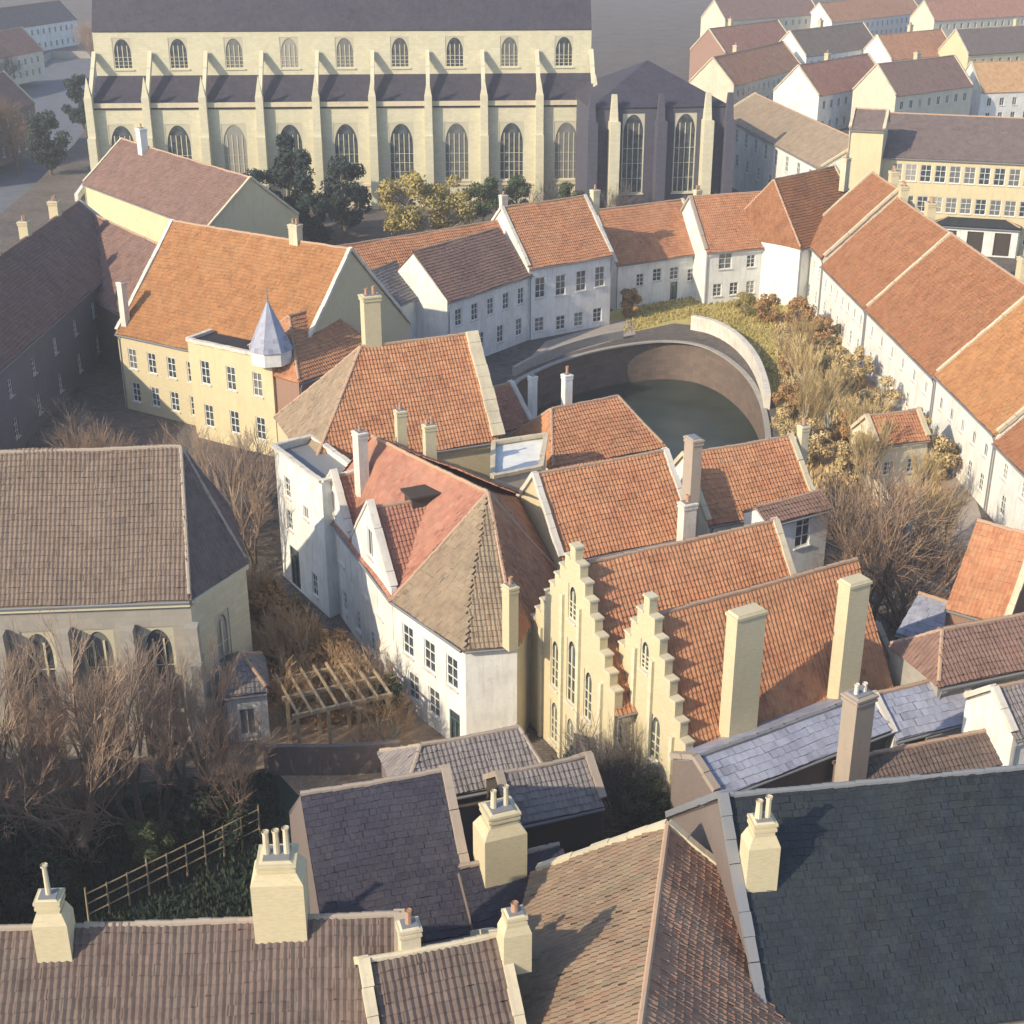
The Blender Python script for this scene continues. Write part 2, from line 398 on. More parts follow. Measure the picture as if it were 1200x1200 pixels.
        if tiles:
            us = [q[0] for q in uv]; vs = [q[1] for q in uv]
            nu = int((max(us) - min(us)) / tw) + 1; nv = int(max(vs) / th) + 1
            ii, jj = np.meshgrid(np.arange(nu), np.arange(nv)); ii = ii.ravel(); jj = jj.ravel()
            off = np.where(jj % 2 == 0, 0, tw / 2) if slate else 0
            u0 = min(us) + ii * tw + off; v0 = jj * th; cu = u0 + tw / 2; cv = v0 + th / 2
            inside = np.zeros(len(cu), bool)
            K = len(uv)
            for i in range(K):
                x1, y1 = uv[i]; x2, y2 = uv[(i + 1) % K]
                c = ((y1 > cv) != (y2 > cv)) & (cu < (x2 - x1) * (cv - y1) / (y2 - y1 + 1e-12) + x1); inside ^= c
            u0, v0 = u0[inside], v0[inside]; T = len(u0)
            if T:
                if slate: xs = np.array([.02, .98]); hx = np.array([0., 0.])
                else: xs = np.array([0, .22, .45, .7, 1.]); hx = np.array([.035, .055, .03, .0, .03])
                ph = random.random() * 6
                n_ = len(xs); V = np.zeros((T, 3, n_, 3))
                jit = rng.normal(0, .012, T); u0 = u0 + rng.normal(0, .008, T); v0 = v0 + rng.normal(0, .012, T) + .05 * np.sin(u0 * .8 + random.random() * 6)
                for r_, (vv, hh) in enumerate(((0, -.02), (0, .055 if not slate else .03), (1.04, .0))):
                    U = u0[:, None] + xs[None] * tw; W = np.repeat((v0 + vv * th)[:, None], n_, 1)
                    wave = sag * np.sin(U * .9 + ph) * np.sin(W * .7 + ph * 2)
                    Hh = hx[None] * (1 if r_ else 0) + hh + wave + jit[:, None] * (1 if r_ < 2 else .3) + .03
                    V[:, r_] = np.array(o) + U[..., None] * np.array(u) + W[..., None] * np.array(v) + Hh[..., None] * np.array(n)
                base = len(m.v); vcount = 3 * n_
                m.v += [tuple(q) for q in V.reshape(-1, 3)]
                q = []
                for r_ in (0, 1):
                    for k in range(n_ - 1): q.append((r_ * n_ + k, r_ * n_ + k + 1, (r_ + 1) * n_ + k + 1, (r_ + 1) * n_ + k))
                q = np.array(q)
                F = (base + np.arange(T)[:, None, None] * vcount + q[None]).reshape(-1, 4)
                m.f += [tuple(x) for x in F.tolist()]
                uc = ((np.floor(u0 / tw + .01) + .5) * tw); vc = ((v0 / th + .5).astype(int) + .5) * th
                ruv = np.repeat(np.stack([u0 + tw * .5 if slate else u0 + tw * .5, vc], 1), len(q) * 4, 0)
                m.uv += [tuple(x) for x in ruv.tolist()]
        ob = m.obj(name, mat, s.r)
        if label: ob['label'] = label
        return ob
    def caps(s, segs, mat='mortar', r=.13, name='ridge_cap', lift=.08):
        for a, b in segs:
            m = MB()
            a = Vector(s.L(a)); b = Vector(s.L(b)); L = (b - a).length; n = max(1, int(L / .45)); d = (b - a) / n
            for k in range(n):
                p = a + d * k + Vector((0, 0, lift + random.uniform(-.025, .02) - .06 * math.sin(math.pi * k / n)))
                m.tube(p, p + d * 1.02, r * 1.08, r * .94, 7)
            m.obj(name, mat, s.r)
    def coping(s, segs, mat, wd=.4, ht=.28, lift=.14, name='coping'):
        for a, b in segs:
            m = MB(); a = Vector(s.L(a)); b = Vector(s.L(b)); z = Vector((0, 0, lift)); Lc = (b - a).length; nk = max(1, int(Lc / .9)); dd = (b - a) / nk
            for k in range(nk):
                j0 = Vector((random.uniform(-.02, .02), random.uniform(-.02, .02), random.uniform(-.025, .025)))
                m.beam(a + z + dd * k + j0, a + z + dd * (k + .985) + j0, wd * random.uniform(.95, 1.05), ht)
            m.obj(name, mat, s.r)
    def gutter(s, segs, mat='metal_grey'):
        for a, b in segs:
            m = MB(); a = Vector(s.L(a)); b = Vector(s.L(b)); m.tube(a, b, .09, .09, 6); m.obj('gutter', mat, s.r)
    def chimney(s, px, py, zb, ytop, wpx, mat='brick_yellow', depth=None, rz=None, pots=2, ratio=1.0, sink=2.0, potmat='clay_pot', label=None, poth=0, shoulder=0):
        p = at(px, py, zb); zt = zup(p, ytop); k = ppm(p); wd = wpx / k; dp = depth or max(.7, wd * .8); rz = s.rz if rz is None else rz
        m = MB(); c = s.L((p.x, p.y, zb - sink)); h = zt - zb + sink
        if shoulder:
            hb = sink + (h - sink) * shoulder
            m.box(c, wd, dp, hb, rz); m.box((c[0], c[1], c[2] + hb + .002), wd, dp, .45, rz, .72); wd *= .72; dp *= .8
            m.box((c[0], c[1], c[2] + hb + .3), wd * .9, dp * .9, h - .42 - hb - .3, rz)
        else: m.box(c, wd * .9, dp * .9, h - .42, rz)
        m.box((c[0], c[1], c[2] + h - .418), wd * 1.02, dp * 1.02, .13, rz)
        m.box((c[0], c[1], c[2] + h - .286), wd * .93, dp * .93, .1, rz)
        m.box((c[0], c[1], c[2] + h - .184), wd * 1.06, dp * 1.06, .12, rz)
        m.box((c[0], c[1], c[2] + h - .062), wd * .9, dp * .9, .05, rz, .8)
        ch = m.obj('chimney', mat, s.r)
        sm_ = MB(); sm_.box((c[0], c[1], c[2] + h - .012), wd * .7, dp * .7, .05, rz); sm_.obj('flue_mortar', 'metal_grey', ch)
        if label: ch['label'] = label
        for i in range(pots):
            q = MB(); t = (i + .5) / pots - .5; hx = random.uniform(.35, .6) + poth
            x = c[0] + math.cos(rz) * t * wd * .8; y = c[1] + math.sin(rz) * t * wd * .8; z = c[2] + h - .02
            rp = random.uniform(.11, .16); q.tube((x, y, z), (x, y, z + hx), rp, rp * .8, 8); q.tube((x, y, z + hx), (x, y, z + hx + .07), .14, .14, 8); q.cap((x, y), .11, 8, z + hx + .03)
            q.obj('chimney_pot', potmat, ch)
        return ch

def solve(e0, e1, ze, rm, pitch):
    A = at(*e0, ze); B = at(*e1, ze); d = (B - A).normalized(); n = Vector((-d.y, d.x, 0)); lo, hi = ze, 44
    for _ in range(50):
        m = (lo + hi) / 2; Q = at(*rm, m); wv = (Q - A).dot(n)
        if m - ze < wv * math.tan(R(pitch)): lo = m
        else: hi = m
    return A, B, wv, m
def house(name, label, cat, A, B, wv, ze, zr, roof='tile_orange', wall='plaster_white', hip=(0, 0), wins={}, cop=('coping_white', 1, 1), z0=-.5,
          tiles=True, group=None, side=None, chims=(), ridge='mortar', backroof=True, tileback=False, hipmat=None, gut=True, step=None, roofback=None):
    A = Vector((A[0], A[1], ze)); B = Vector((B[0], B[1], ze)); d = (B - A); Lw = d.length; d.normalize(); n = Vector((-d.y, d.x, 0))
    C = B + n * 2 * wv; D = A + n * 2 * wv
    h = Bld(name, label, cat, A, group); h.rz = math.atan2(d.y, d.x); h.A, h.B, h.C, h.D, h.d, h.n, h.w = A, B, C, D, d, n, wv
    R0 = A + n * wv + d * hip[0] * wv; R0.z = zr; R1 = B + n * wv - d * hip[1] * wv; R1.z = zr; h.R0, h.R1 = R0, R1
    side = side or wall
    h.wall(A, B, z0, ze, wall, wins.get(0, ())); h.wall(C, D, z0, ze, side)
    def gp(hipped):
        W = 2 * wv
        return ze if hipped else [(0, wv, ze, zr), (wv, W, zr, ze)]
    h.wall(B, C, z0, gp(hip[1]), side, wins.get(1, ())); 
    if step != 'left': h.wall(D, A, z0, gp(hip[0]), side, wins.get(3, ()))
    h.roof([A, B, R1, R0], roof, tiles=tiles); h.roof([C, D, R0, R1], roofback or roof, tiles=tileback)
    if hip[1]: h.roof([B, C, R1], roof, tiles=tiles)
    if hip[0]: h.roof([D, A, R0], hipmat or roof, tiles=tiles)
    segs = [(R0, R1)]
    if hip[1]: segs += [(B, R1), (C, R1)]
    if hip[0]: segs += [(A, R0), (D, R0)]
    h.caps(segs, ridge)
    cs = []
    if not hip[0] and cop[1] and not step: cs += [(A, R0), (D, R0)]
    if not hip[1] and cop[2]: cs += [(B, R1), (C, R1)]
    if cs: h.coping(cs, cop[0])
    if gut:
        o = -n * .3; h.gutter([(A + o - Vector((0, 0, .32)), B + o - Vector((0, 0, .32)))])
        for t in ((.012, .988) if Lw > 9 else (.03,)):
            q = Vector(h.L(A.lerp(B, t) - n * .09)); m = MB(); m.tube((q.x - n.x * .2, q.y - n.y * .2, ze - .36), (q.x, q.y, ze - .8), .055, .055, 6); m.tube((q.x, q.y, ze - .8), (q.x, q.y, -.3), .055, .055, 6); m.obj('downpipe', 'metal_grey', h.r)
    for c in chims: h.chimney(*c[0], **(c[1] if len(c) > 1 else {}))
    return h
W = 'window'
def S(n, z, w_, h_, st='sash', a=.03, b=.97): return ('row', n, z, w_, h_, st, a, b)
def hp(name, label, cat, e0, e1, ze, rm, pitch, **k):
    A, B, wv, zr = solve(e0, e1, ze, rm, pitch)
    print('HOUSE', name, 'L%.1f w%.1f zr%.1f ang%.0f' % ((B - A).length, wv, zr, math.degrees(math.atan2((B - A).y, (B - A).x))))
    return house(name, label, cat, A, B, wv, ze, zr, **k)

def ridge_house(name, label, cat, r0, r1, zr, wv, ze, **k):
    P0 = at(*r0, zr); P1 = at(*r1, zr); d = (P1 - P0).normalized(); n = Vector((-d.y, d.x, 0)); return house(name, label, cat, P0 - n * wv, P1 - n * wv, wv, ze, zr, **k)
# ================================================================== the ground, water, quay
def px_poly(pts, z=0): return [at(x, y, z) for x, y in pts]
QUAY = [(592, 452), (627, 434), (660, 421), (700, 410), (745, 402), (783, 399), (820, 403), (850, 416), (878, 439), (895, 467), (903, 500), (905, 540), (895, 585), (820, 590), (760, 575), (700, 565), (640, 565), (600, 545), (585, 500)]
def smooth(P, n=2):
    for _ in range(n):
        Q = []
        for i in range(len(P)):
            a, b = P[i], P[(i + 1) % len(P)]; Q += [a * .75 + b * .25, a * .25 + b * .75]
        P = Q
    return P
canal = smooth(px_poly(QUAY), 3); basin_pts = px_poly([(-260, 420), (-40, 285), (35, 222), (88, 168), (128, 112), (150, 60), (60, 60), (-40, 112), (-330, 180)])
def sheet(name, outer, mat, z, holes=()):
    bm = bmesh.new(); es = []
    for loop in [outer] + list(holes):
        vs = [bm.verts.new((p[0], p[1], z)) for p in loop]
        es += [bm.edges.new((vs[i], vs[(i + 1) % len(vs)])) for i in range(len(vs))]
    bmesh.ops.triangle_fill(bm, use_beauty=True, use_dissolve=False, edges=es)
    for f in bm.faces:
        if f.normal.z < 0: f.normal_flip()
    me = bpy.data.meshes.new(name); bm.to_mesh(me); bm.free(); me.materials.append(MATS[mat])
    return struct(link(name, me))
sheet('ground', [(-1500, -300, 0), (1500, -300, 0), (1500, 3500, 0), (-1500, 3500, 0)], 'ground', 0, [canal, basin_pts])
sheet('water', [(p.x, p.y, 0) for p in px_poly([(560, 380), (960, 380), (960, 660), (540, 640)])], 'water', -4.6)
sheet('water', [(p.x * 1.0, p.y, 0) for p in px_poly([(-400, 460), (60, 240), (180, 40), (-500, 150)])], 'street', -2.2)
def ribbon(name, pts, z0, z1, mat, thick=0, closed=False, kind=True, cop=None):
    m = MB(); n = len(pts); s_ = 0
    N = n if closed else n - 1
    def nrm(i):
        a = pts[(i - 1) % n] if closed or i > 0 else pts[i]; b = pts[(i + 1) % n] if closed or i < n - 1 else pts[i]
        d = Vector((b.x - a.x, b.y - a.y, 0)).normalized(); return Vector((d.y, -d.x, 0))
    for i in range(N):
        a, b = pts[i], pts[(i + 1) % n]; L = (Vector((a.x, a.y)) - Vector((b.x, b.y))).length
        q = [(a.x, a.y, z0), (b.x, b.y, z0), (b.x, b.y, z1), (a.x, a.y, z1)]; uv = [(s_, z0), (s_ + L, z0), (s_ + L, z1), (s_, z1)]
        m.poly(q, uv)
        if thick:
            na = nrm(i) * thick; nb = nrm((i + 1) % n) * thick
            a2, b2 = a + na, b + nb
            m.poly([(b2.x, b2.y, z0), (a2.x, a2.y, z0), (a2.x, a2.y, z1), (b2.x, b2.y, z1)], uv)
            m.poly([(a.x, a.y, z1), (b.x, b.y, z1), (b2.x, b2.y, z1), (a2.x, a2.y, z1)], uv)
            if not closed:
                if i == 0: m.poly([(a.x, a.y, z0), (a2.x, a2.y, z0), (a2.x, a2.y, z1), (a.x, a.y, z1)])
                if i == N - 1: m.poly([(b.x, b.y, z0), (b2.x, b2.y, z0), (b2.x, b2.y, z1), (b.x, b.y, z1)])
        s_ += L
    return m.obj(name, mat)
struct(ribbon('quay_wall', canal, -5.6, .002, 'quay_stone', closed=True))
struct(ribbon('quay_wall', basin_pts, -4, .002, 'stone_grey', closed=True))

struct(ribbon('quay_coping', canal, .0, .16, 'stone_grey', .55, closed=True))
def pl(pts, z=0): return smooth_open(px_poly(pts, z))
def smooth_open(P, n=2):
    for _ in range(n):
        Q = [P[0]]
        for a, b in zip(P, P[1:]): Q += [a * .75 + b * .25, a * .25 + b * .75]
        Q.append(P[-1]); P = Q
    return P
# parapet and the curved pale garden wall that catches the sun
o = ribbon('parapet_wall', pl([(600, 440), (627, 425), (660, 412), (700, 401), (728, 396)]), 0, 1.0, 'stone_grey', .45)
tag(o, 'low grey parapet wall along the shaded left end of the quay', 'wall')
o = ribbon('parapet_wall', pl([(812, 385), (838, 390), (866, 406), (888, 432), (899, 462), (902, 480)]), 0, 1.7, 'coping_white', .6)
tag(o, 'curved pale garden wall catching the sun round the bend of the canal', 'wall')
o = ribbon('parapet_wall', px_poly([(88, 236), (110, 205), (132, 160), (142, 115)]), 0, 1.2, 'plaster_white', .6)
tag(o, 'pale quay wall running away beside the water at the far top left', 'wall')
sheet('lawn', px_poly([(728, 392), (700, 398), (705, 372), (745, 348), (830, 345), (925, 345), (1000, 420), (1010, 520), (915, 520), (908, 470), (880, 408), (835, 383), (790, 379)]), 'lawn', .012)
sheet('garden', px_poly([(905, 380), (945, 352), (1110, 560), (1120, 640), (1000, 640), (930, 580), (915, 470)]), 'sand', .032)
sheet('path', px_poly([(600, 440), (640, 400), (740, 372), (745, 392), (660, 416)]), 'paving', .022)
sheet('path', px_poly([(950, 352), (968, 350), (1145, 590), (1160, 640), (1120, 640)]), 'paving', .024)
sheet('yard', px_poly([(300, 850), (330, 760), (420, 740), (520, 840), (620, 860), (600, 960), (300, 960)]), 'sand', .02)
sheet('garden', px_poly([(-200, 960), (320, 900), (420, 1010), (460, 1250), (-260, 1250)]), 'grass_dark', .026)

# ================================================================== A: the brown-roofed chapel at the left
zeA = 10.0
A, B, wv, zr = solve((-160, 712), (222, 698), zeA, (90, 528), 50)
d = (B - A).normalized(); n = Vector((-d.y, d.x, 0)); Cc = B + n * 2 * wv; D = A + n * 2 * wv
print('chapel A', wv, zr, (B - A).length)
R0 = A + n * wv; R0.z = zr; R1 = B + n * wv - d * .6; R1.z = zr
ap = .95 * wv
F1 = at(287, 655, zeA); F2 = at(268, 592, zeA)
h = Bld('chapel', 'large stone chapel with long brown tiled roof and three sided end', 'chapel', A); h.rz = math.atan2(d.y, d.x)
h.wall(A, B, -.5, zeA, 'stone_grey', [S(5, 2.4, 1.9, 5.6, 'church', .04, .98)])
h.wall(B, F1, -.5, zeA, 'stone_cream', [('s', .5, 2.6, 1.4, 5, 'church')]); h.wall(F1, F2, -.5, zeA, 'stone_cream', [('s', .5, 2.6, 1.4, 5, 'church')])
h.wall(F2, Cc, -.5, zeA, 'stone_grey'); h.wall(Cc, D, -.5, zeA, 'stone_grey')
h.roof([A, B, R1, R0], 'tile_pale'); h.roof([B, F1, R1], 'tile_brown'); h.roof([F1, F2, R1], 'tile_brown'); h.roof([F2, Cc, R1], 'tile_brown', tiles=False); h.roof([Cc, D, R0, R1], 'tile_brown', tiles=False)  # end and back slopes get a darker tile, shade put into colour
h.caps([(R0, R1), (B, R1), (F1, R1), (F2, R1)], 'coping_dull')
h.gutter([(A - n * .3 - Vector((0, 0, .3)), B - n * .3 - Vector((0, 0, .3)))])
for k in range(6):
    m = MB(); p = A + (B - A) * (.0 + k / 5) - n * .75; q = h.L((p.x, p.y, -.5))
    m.box(q, 1.0, 1.5, 6.6, h.rz); m.box((q[0] + n.x * .25, q[1] + n.y * .25, 6.1), .9, .95, 2.2, h.rz, .85); m.obj('buttress', 'stone_grey', h.r)
for s0, s1 in ((A, B), (B, F1), (F1, F2)):
    m = MB(); e = (s1 - s0).normalized(); o_ = Vector((e.y, -e.x, 0)) * .08; a = Vector(h.L(s0 + o_)); b = Vector(h.L(s1 + o_)); a.z = b.z = zeA - .45; m.beam(a, b, .3, .35); m.obj('cornice', 'stone_cream', h.r)
h.done()
# the little annexe beside it
hp('outbuilding', 'small grey roofed annexe with pale wall beside the chapel end', 'outbuilding', (262, 812), (312, 806), 3.6, (282, 765), 35, roof='tile_grey', wall='plaster_white', hip=(.6, .6), wins={0: [S(1, .4, 1, 1.9, 'small')]}, cop=('coping_dull', 0, 0)).done()

# ================================================================== C: long white house with stepped gables
zeC = 7.5; V = Vector
E0 = at(376, 588, zeC); E1 = at(462, 700, zeC); E2 = at(545, 757, zeC); E3 = at(606, 752, zeC); E4 = at(652, 668, zeC); E5 = at(640, 592, zeC); E6 = at(455, 520, zeC)
zC = 13.2; R1 = at(572, 578, zC); R0 = at(436, 512, zC)
print('C pts', [tuple(round(c, 1) for c in p) for p in (E0, E1, E2, E3, E4, E5, E6, R1, R0)])
h = Bld('white_house', 'long white house with two pointed gables and red and mossy hipped roof', 'house', E2); h.rz = R(-58)
h.wall(E0, E1, -.5, zeC, 'plaster_white', [S(5, 1.0, .9, 1.6, 'sash', .02, .98), ])
h.wall(E1, E2, -.5, zeC, 'plaster_white', [S(3, 4.0, 1.2, 2.1, 'sash'), S(2, 1.0, 1.2, 1.9, 'sash', .1, .7), ('s', .84, 0.1, 1.1, 2.3, 'door')])
h.wall(E2, E3, -.5, zeC, 'plaster_white', [])
h.wall(E3, E4, -.5, zeC, 'plaster_cream'); h.wall(E4, E5, -.5, zeC, 'plaster_cream'); h.wall(E5, E6, -.5, zeC, 'plaster_cream'); h.wall(E6, E0, -.5, [(0, (E6 - E0).length * .5, zeC, 11), ((E6 - E0).length * .5, (E6 - E0).length, 11, zeC)], 'plaster_white')
h.roof([E0, E1, R1, R0], 'tile_red'); h.roof([E1, E2, R1], 'tile_moss'); h.roof([E2, E3, R1], 'tile_moss'); h.roof([E3, E4, R1], 'tile_orange'); h.roof([E4, E5, R1], 'tile_orange'); h.roof([E5, E6, R0, R1], 'tile_red')
h.roof([E6, E0, R0], 'tile_red')
h.caps([(E1, R1), (E3, R1), (R0, R1), (E4, R1)], 'mortar')
h.coping([(E4, E5)], 'coping_white', .3, .3, .1)
for a, b in ((E0, E1), (E1, E2), (E2, E3)):
    e = (b - a).normalized(); o_ = Vector((e.y, -e.x, 0)) * .28 - Vector((0, 0, .3)); h.gutter([(a + o_, b + o_)])
def wall_dormer(h, P0, P1, t0, t1, ztop, steps, wmat, rmat, win, ze, back=5.0):
    """pointed gable rising flush from a wall, small roof running back"""
    P0 = V(P0); P1 = V(P1); a = P0.lerp(P1, t0); b = P0.lerp(P1, t1); L = (b - a).length; e = (b - a).normalized(); no = V((e.y, -e.x, 0)); n_ = -no
    prof = []; hw = L / 2; N = steps
    zs_ = ze + .5
    full = [(0, hw, zs_, ztop), (hw, L, ztop, zs_)]
    h.wall(a, b, ze - 3.2, full, wmat, win, thick=.35, name='gable_wall', proud=.06)
    zr = ztop - .5; q = n_ * back
    m0 = a.lerp(b, .5)
    lo = a + n_ * .3; hi = V((m0.x, m0.y, 0)) + n_ * .3
    A1 = V((lo.x, lo.y, ze + .1)); M = V((hi.x, hi.y, zr)); B1 = b + n_ * .3; B1.z = ze + .1
    h.roof([A1 + q, A1, M, M + q], rmat, over=.05); h.roof([B1, B1 + q, M + q, M], rmat, over=.05); h.caps([(M, M + q)])
    for q0, q1, z0_, z1_ in ((0, hw, zs_, ztop), (hw, L, ztop, zs_)):
        u0 = a + e * q0 - no * .1; u1 = a + e * q1 - no * .1; h.coping([(V((u0.x, u0.y, z0_)), V((u1.x, u1.y, z1_)))], 'coping_white', .5, .18, .08)
wall_dormer(h, E0, E1, .0, .43, 11.2, 4, 'plaster_white', 'tile_red', [('s', .5, 8.1, 1.0, 1.6, 'small'), ('s', .3, 4.7, 1.1, 1.9, 'sash'), ('s', .7, 4.7, 1.1, 1.9, 'sash')], zeC)
wall_dormer(h, E0, E1, .47, .98, 12.2, 5, 'plaster_white', 'tile_red', [('s', .5, 8.3, 1.1, 2.0, 'small'), ('s', .3, 4.7, 1.2, 2.1, 'sash'), ('s', .7, 4.7, 1.2, 2.1, 'sash')], zeC)
h.chimney(598, 738, 8.7, 685, 17, 'brick_yellow', pots=1, sink=1.2)
h.chimney(424, 560, 11, 505, 17, 'coping_white', pots=1)
h.chimney(471, 540, 11.5, 480, 13, 'brick_yellow', pots=1, rz=.4); h.chimney(504, 540, 12.2, 497, 15, 'brick_yellow', pots=2, rz=.4)
m = MB(); c = at(497, 575, 12.2); m.box(h.L((c.x, c.y, 10.6)), 2.2, 1.4, 1.5, R(25)); m.box(h.L((c.x, c.y, 12.1)), 2.6, 1.8, .14, R(25)); m.obj('dormer', 'wood_and_gap_dark', h.r)
h.done()
# shaded tall block at its far end
q = [at(321, 524, 10.5), at(377, 566, 10.5), at(420, 552, 10.5), at(366, 512, 10.5)]
h = Bld('white_house', 'tall narrow white block in shade left of the pointed gables', 'house', q[0]); h.rz = R(-58)
h.wall(q[0], q[1], -.5, 10.5, 'plaster_white', [('s', .25, 7.2, .9, 1.6, 'sash'), ('s', .25, 4.6, .9, 1.6, 'sash'), ('s', .62, 6.6, .9, 1.0, 'small'), ('s', .3, .1, 1.6, 3.2, 'door'), ('s', .72, .8, .9, 1.8, 'sash')])
h.wall(q[1], q[2], -.5, 10.5, 'plaster_white'); h.wall(q[2], q[3], -.5, 10.5, 'plaster_white'); h.wall(q[3], q[0], -.5, 10.5, 'plaster_white')
z = V((0, 0, 10.45)); m = MB(); m.poly([h.L((p.x, p.y, 10.1)) for p in q]); m.obj('flat_roof', 'metal_grey', h.r)
h.coping([(q[i], q[(i + 1) % 4]) for i in range(4)], 'coping_white', .4, .2, .1); h.done()

# ================================================================== D: orange roof above it, E etc.
h = hp('brick_house', 'steep orange roofed house with pale right verge behind the pointed gables', 'house', (368, 545), (582, 513), 9.5, (505, 397), 50, roof='tile_orange', wall='brick_yellow', hip=(1.0, 0), hipmat='tile_moss', wins={1: [S(2, 5, 1, 1.6)]}, cop=('coping_cream', 0, 0))
h.coping([(h.B + h.d * .15, h.R1 + h.d * .15)], 'coping_cream', 1.0, .5, .15); h.coping([(h.C, h.R1)], 'coping_cream', .4, .3, .1)
h.chimney(436, 408, h.R0.z - .3, 345, 22, 'brick_yellow', pots=2); h.done()
h = hp('brick_house', 'low hipped red roof squeezed between turret house and grey roof', 'house', (350, 446), (452, 410), 8, (402, 352), 42, roof='tile_orange', wall='brick_red', hip=(.8, .8), cop=('coping_dull', 0, 0)); h.done()
h = ridge_house('brick_house', 'long orange roof behind the grey and brown canal roofs', 'house', (372, 293), (590, 258), 12.6, 5, 8, roof='tile_orange', wall='plaster_white', cop=('coping_dull', 0, 0)); h.done()

# E turret house
h = hp('turret_house', 'yellow brick house with golden orange roof and slate turret', 'house', (137, 388), (345, 433), 8.0, (312, 277), 46, roof='tile_gold', wall='brick_yellow', cop=('coping_white', 1, 1),
       wins={0: [S(5, 4.4, 1.1, 2.1, 'sash', .02, .6), S(5, 1.0, 1.1, 2.0, 'sash', .02, .6)]})
b0 = h.A.lerp(h.B, .52); b1 = h.A.lerp(h.B, .97); no = -h.n
P0 = b0 + no * 2.2; P1 = b1 + no * 2.2; zt = 9.6
h.wall(P0, P1, -.5, zt, 'plaster_yellow', [S(3, 5.6, 1.1, 2.3, 'sash'), S(3, 1.4, 1.1, 2.2, 'sash')], name='bay_wall')
h.wall(b0 + h.n, P0, -.5, zt, 'plaster_yellow', name='bay_wall'); h.wall(P1, b1 + h.n, -.5, zt, 'plaster_yellow', [('s', .45, 5.6, .9, 2.0, 'sash')], name='bay_wall')
T = at(318, 416, zt)
tp = []
for k in range(8): a_ = h.rz + k * math.pi / 4 + math.pi / 8; tp.append(V((T.x + 1.9 * math.cos(a_), T.y + 1.9 * math.sin(a_), zt + .05)))
for k in range(8): h.wall(tp[(k) % 8], tp[(k + 1) % 8], zt - .6, zt + .9, 'plaster_white', [], name='turret_wall')
top = V((T.x, T.y, zup(T, 352)))
for k in range(8):
    a, b = tp[k].copy(), tp[(k + 1) % 8].copy(); a.z = b.z = zt + .9; h.roof([a, b, top], 'slate_light', over=.3, tiles=False, name='turret_roof')
m = MB(); m.tube(h.L(top), h.L(top + V((0, 0, 1.2))), .06, .03, 6); m.obj('finial', 'metal_grey', h.r)
fl = [b0 + h.n, P0, P1, b1 + h.n]; m = MB(); m.poly([h.L((p.x, p.y, zt - .1)) for p in fl[::-1]]); m.obj('bay_roof', 'slate_blue', h.r)
h.coping([(V((fl[i].x, fl[i].y, zt)), V((fl[i + 1].x, fl[i + 1].y, zt))) for i in range(3)], 'coping_white', .45, .3, .05)
h.chimney(347, 285, h.R1.z - .2, 262, 14, 'coping_cream', pots=2); h.chimney(148, 385, 8.2, 330, 9, 'coping_white', pots=0)
h.done()

# ================================================================== G, F: far left
h = ridge_house('brick_house', 'long dull red roof in shade running out of the left edge', 'house', (-190, 428), (93, 236), 14, 6, 8.6, roof='tile_dull', wall='render_shaded', cop=('coping_white', 0, 1), wins={0: [S(9, 5.2, 1, 1.6), S(9, 1.2, 1, 1.9)]})
for t in (.55, .7, .86): 
    p = h.R0.lerp(h.R1, t); x_, y_, _ = proj(p); h.chimney(x_, y_, p.z - .2, y_ - 20, 15, 'brick_yellow', pots=2)
h.done()
h = ridge_house('brick_house', 'dark purplish roofed house in shade left of the golden roof', 'house', (99, 247), (222, 303), 12.5, 6.5, 7, roof='tile_dull', wall='brick_brown', cop=('coping_dull', 0, 1)); h.done()
h = hp('town_house', 'yellow walled house with dull red roof beyond the golden roof', 'house', (98, 214), (243, 268), 8.5, (212, 184), 40, roof='tile_dull', wall='plaster_yellow', cop=('coping_cream', 1, 1), wins={0: []})
h.chimney(168, 178, h.R0.z - .6, 150, 12, 'plaster_white', pots=1); h.done()

# ================================================================== H: white house with grey and brown roofs
h = ridge_house('white_house', 'white canal house under a small grey roof left of the brown one', 'house', (412, 327), (512, 286), 10.6, 3.4, 7.6, roof='tile_grey', wall='plaster_white', cop=('mortar', 0, 0), wins={0: [S(3, 4.2, 1.6, 2.4, 'sash'), S(3, .8, 1.6, 2.3, 'sash')]}); h.done()
h = hp('white_house', 'white canal house under a dull brown roof, left of the bright orange roof', 'house', (524, 352), (622, 320), 7.8, (553, 276), 44, roof='tile_dull', wall='plaster_white', cop=('coping_white', 0, 0),
       wins={0: [S(5, 4.6, 1.1, 1.9, 'sash'), S(4, 1.0, 1.1, 2.0, 'sash')]}); h.done()
# I
A, B, wv, zr = solve((620, 313), (717, 297), 8.6, (642, 236), 46)
h = house('white_house', 'white canal house with bright orange roof and two rows of windows', 'house', A, B, wv, 8.6, zr, roof='tile_orange', wall='plaster_white', cop=('coping_white', 1, 1),
          wins={0: [(633, 337, 1.4, 2.4, 'sash'), (657, 334, 1.4, 2.4, 'sash'), (681, 329, 1.4, 2.4, 'sash'), (703, 324, 1.4, 2.4, 'sash'), (632, 380, 1.3, 1.7, 'sash'), (657, 378, 1.3, 1.7, 'sash'), (678, 374, 1.3, 1.7, 'sash'), (700, 369, 1.3, 1.7, 'sash')]})
h.chimney(590, 250, h.R0.z - 1.5, 228, 9, 'coping_white', pots=1); h.chimney(697, 232, h.R1.z - .3, 222, 10, 'coping_cream', pots=1); h.done()
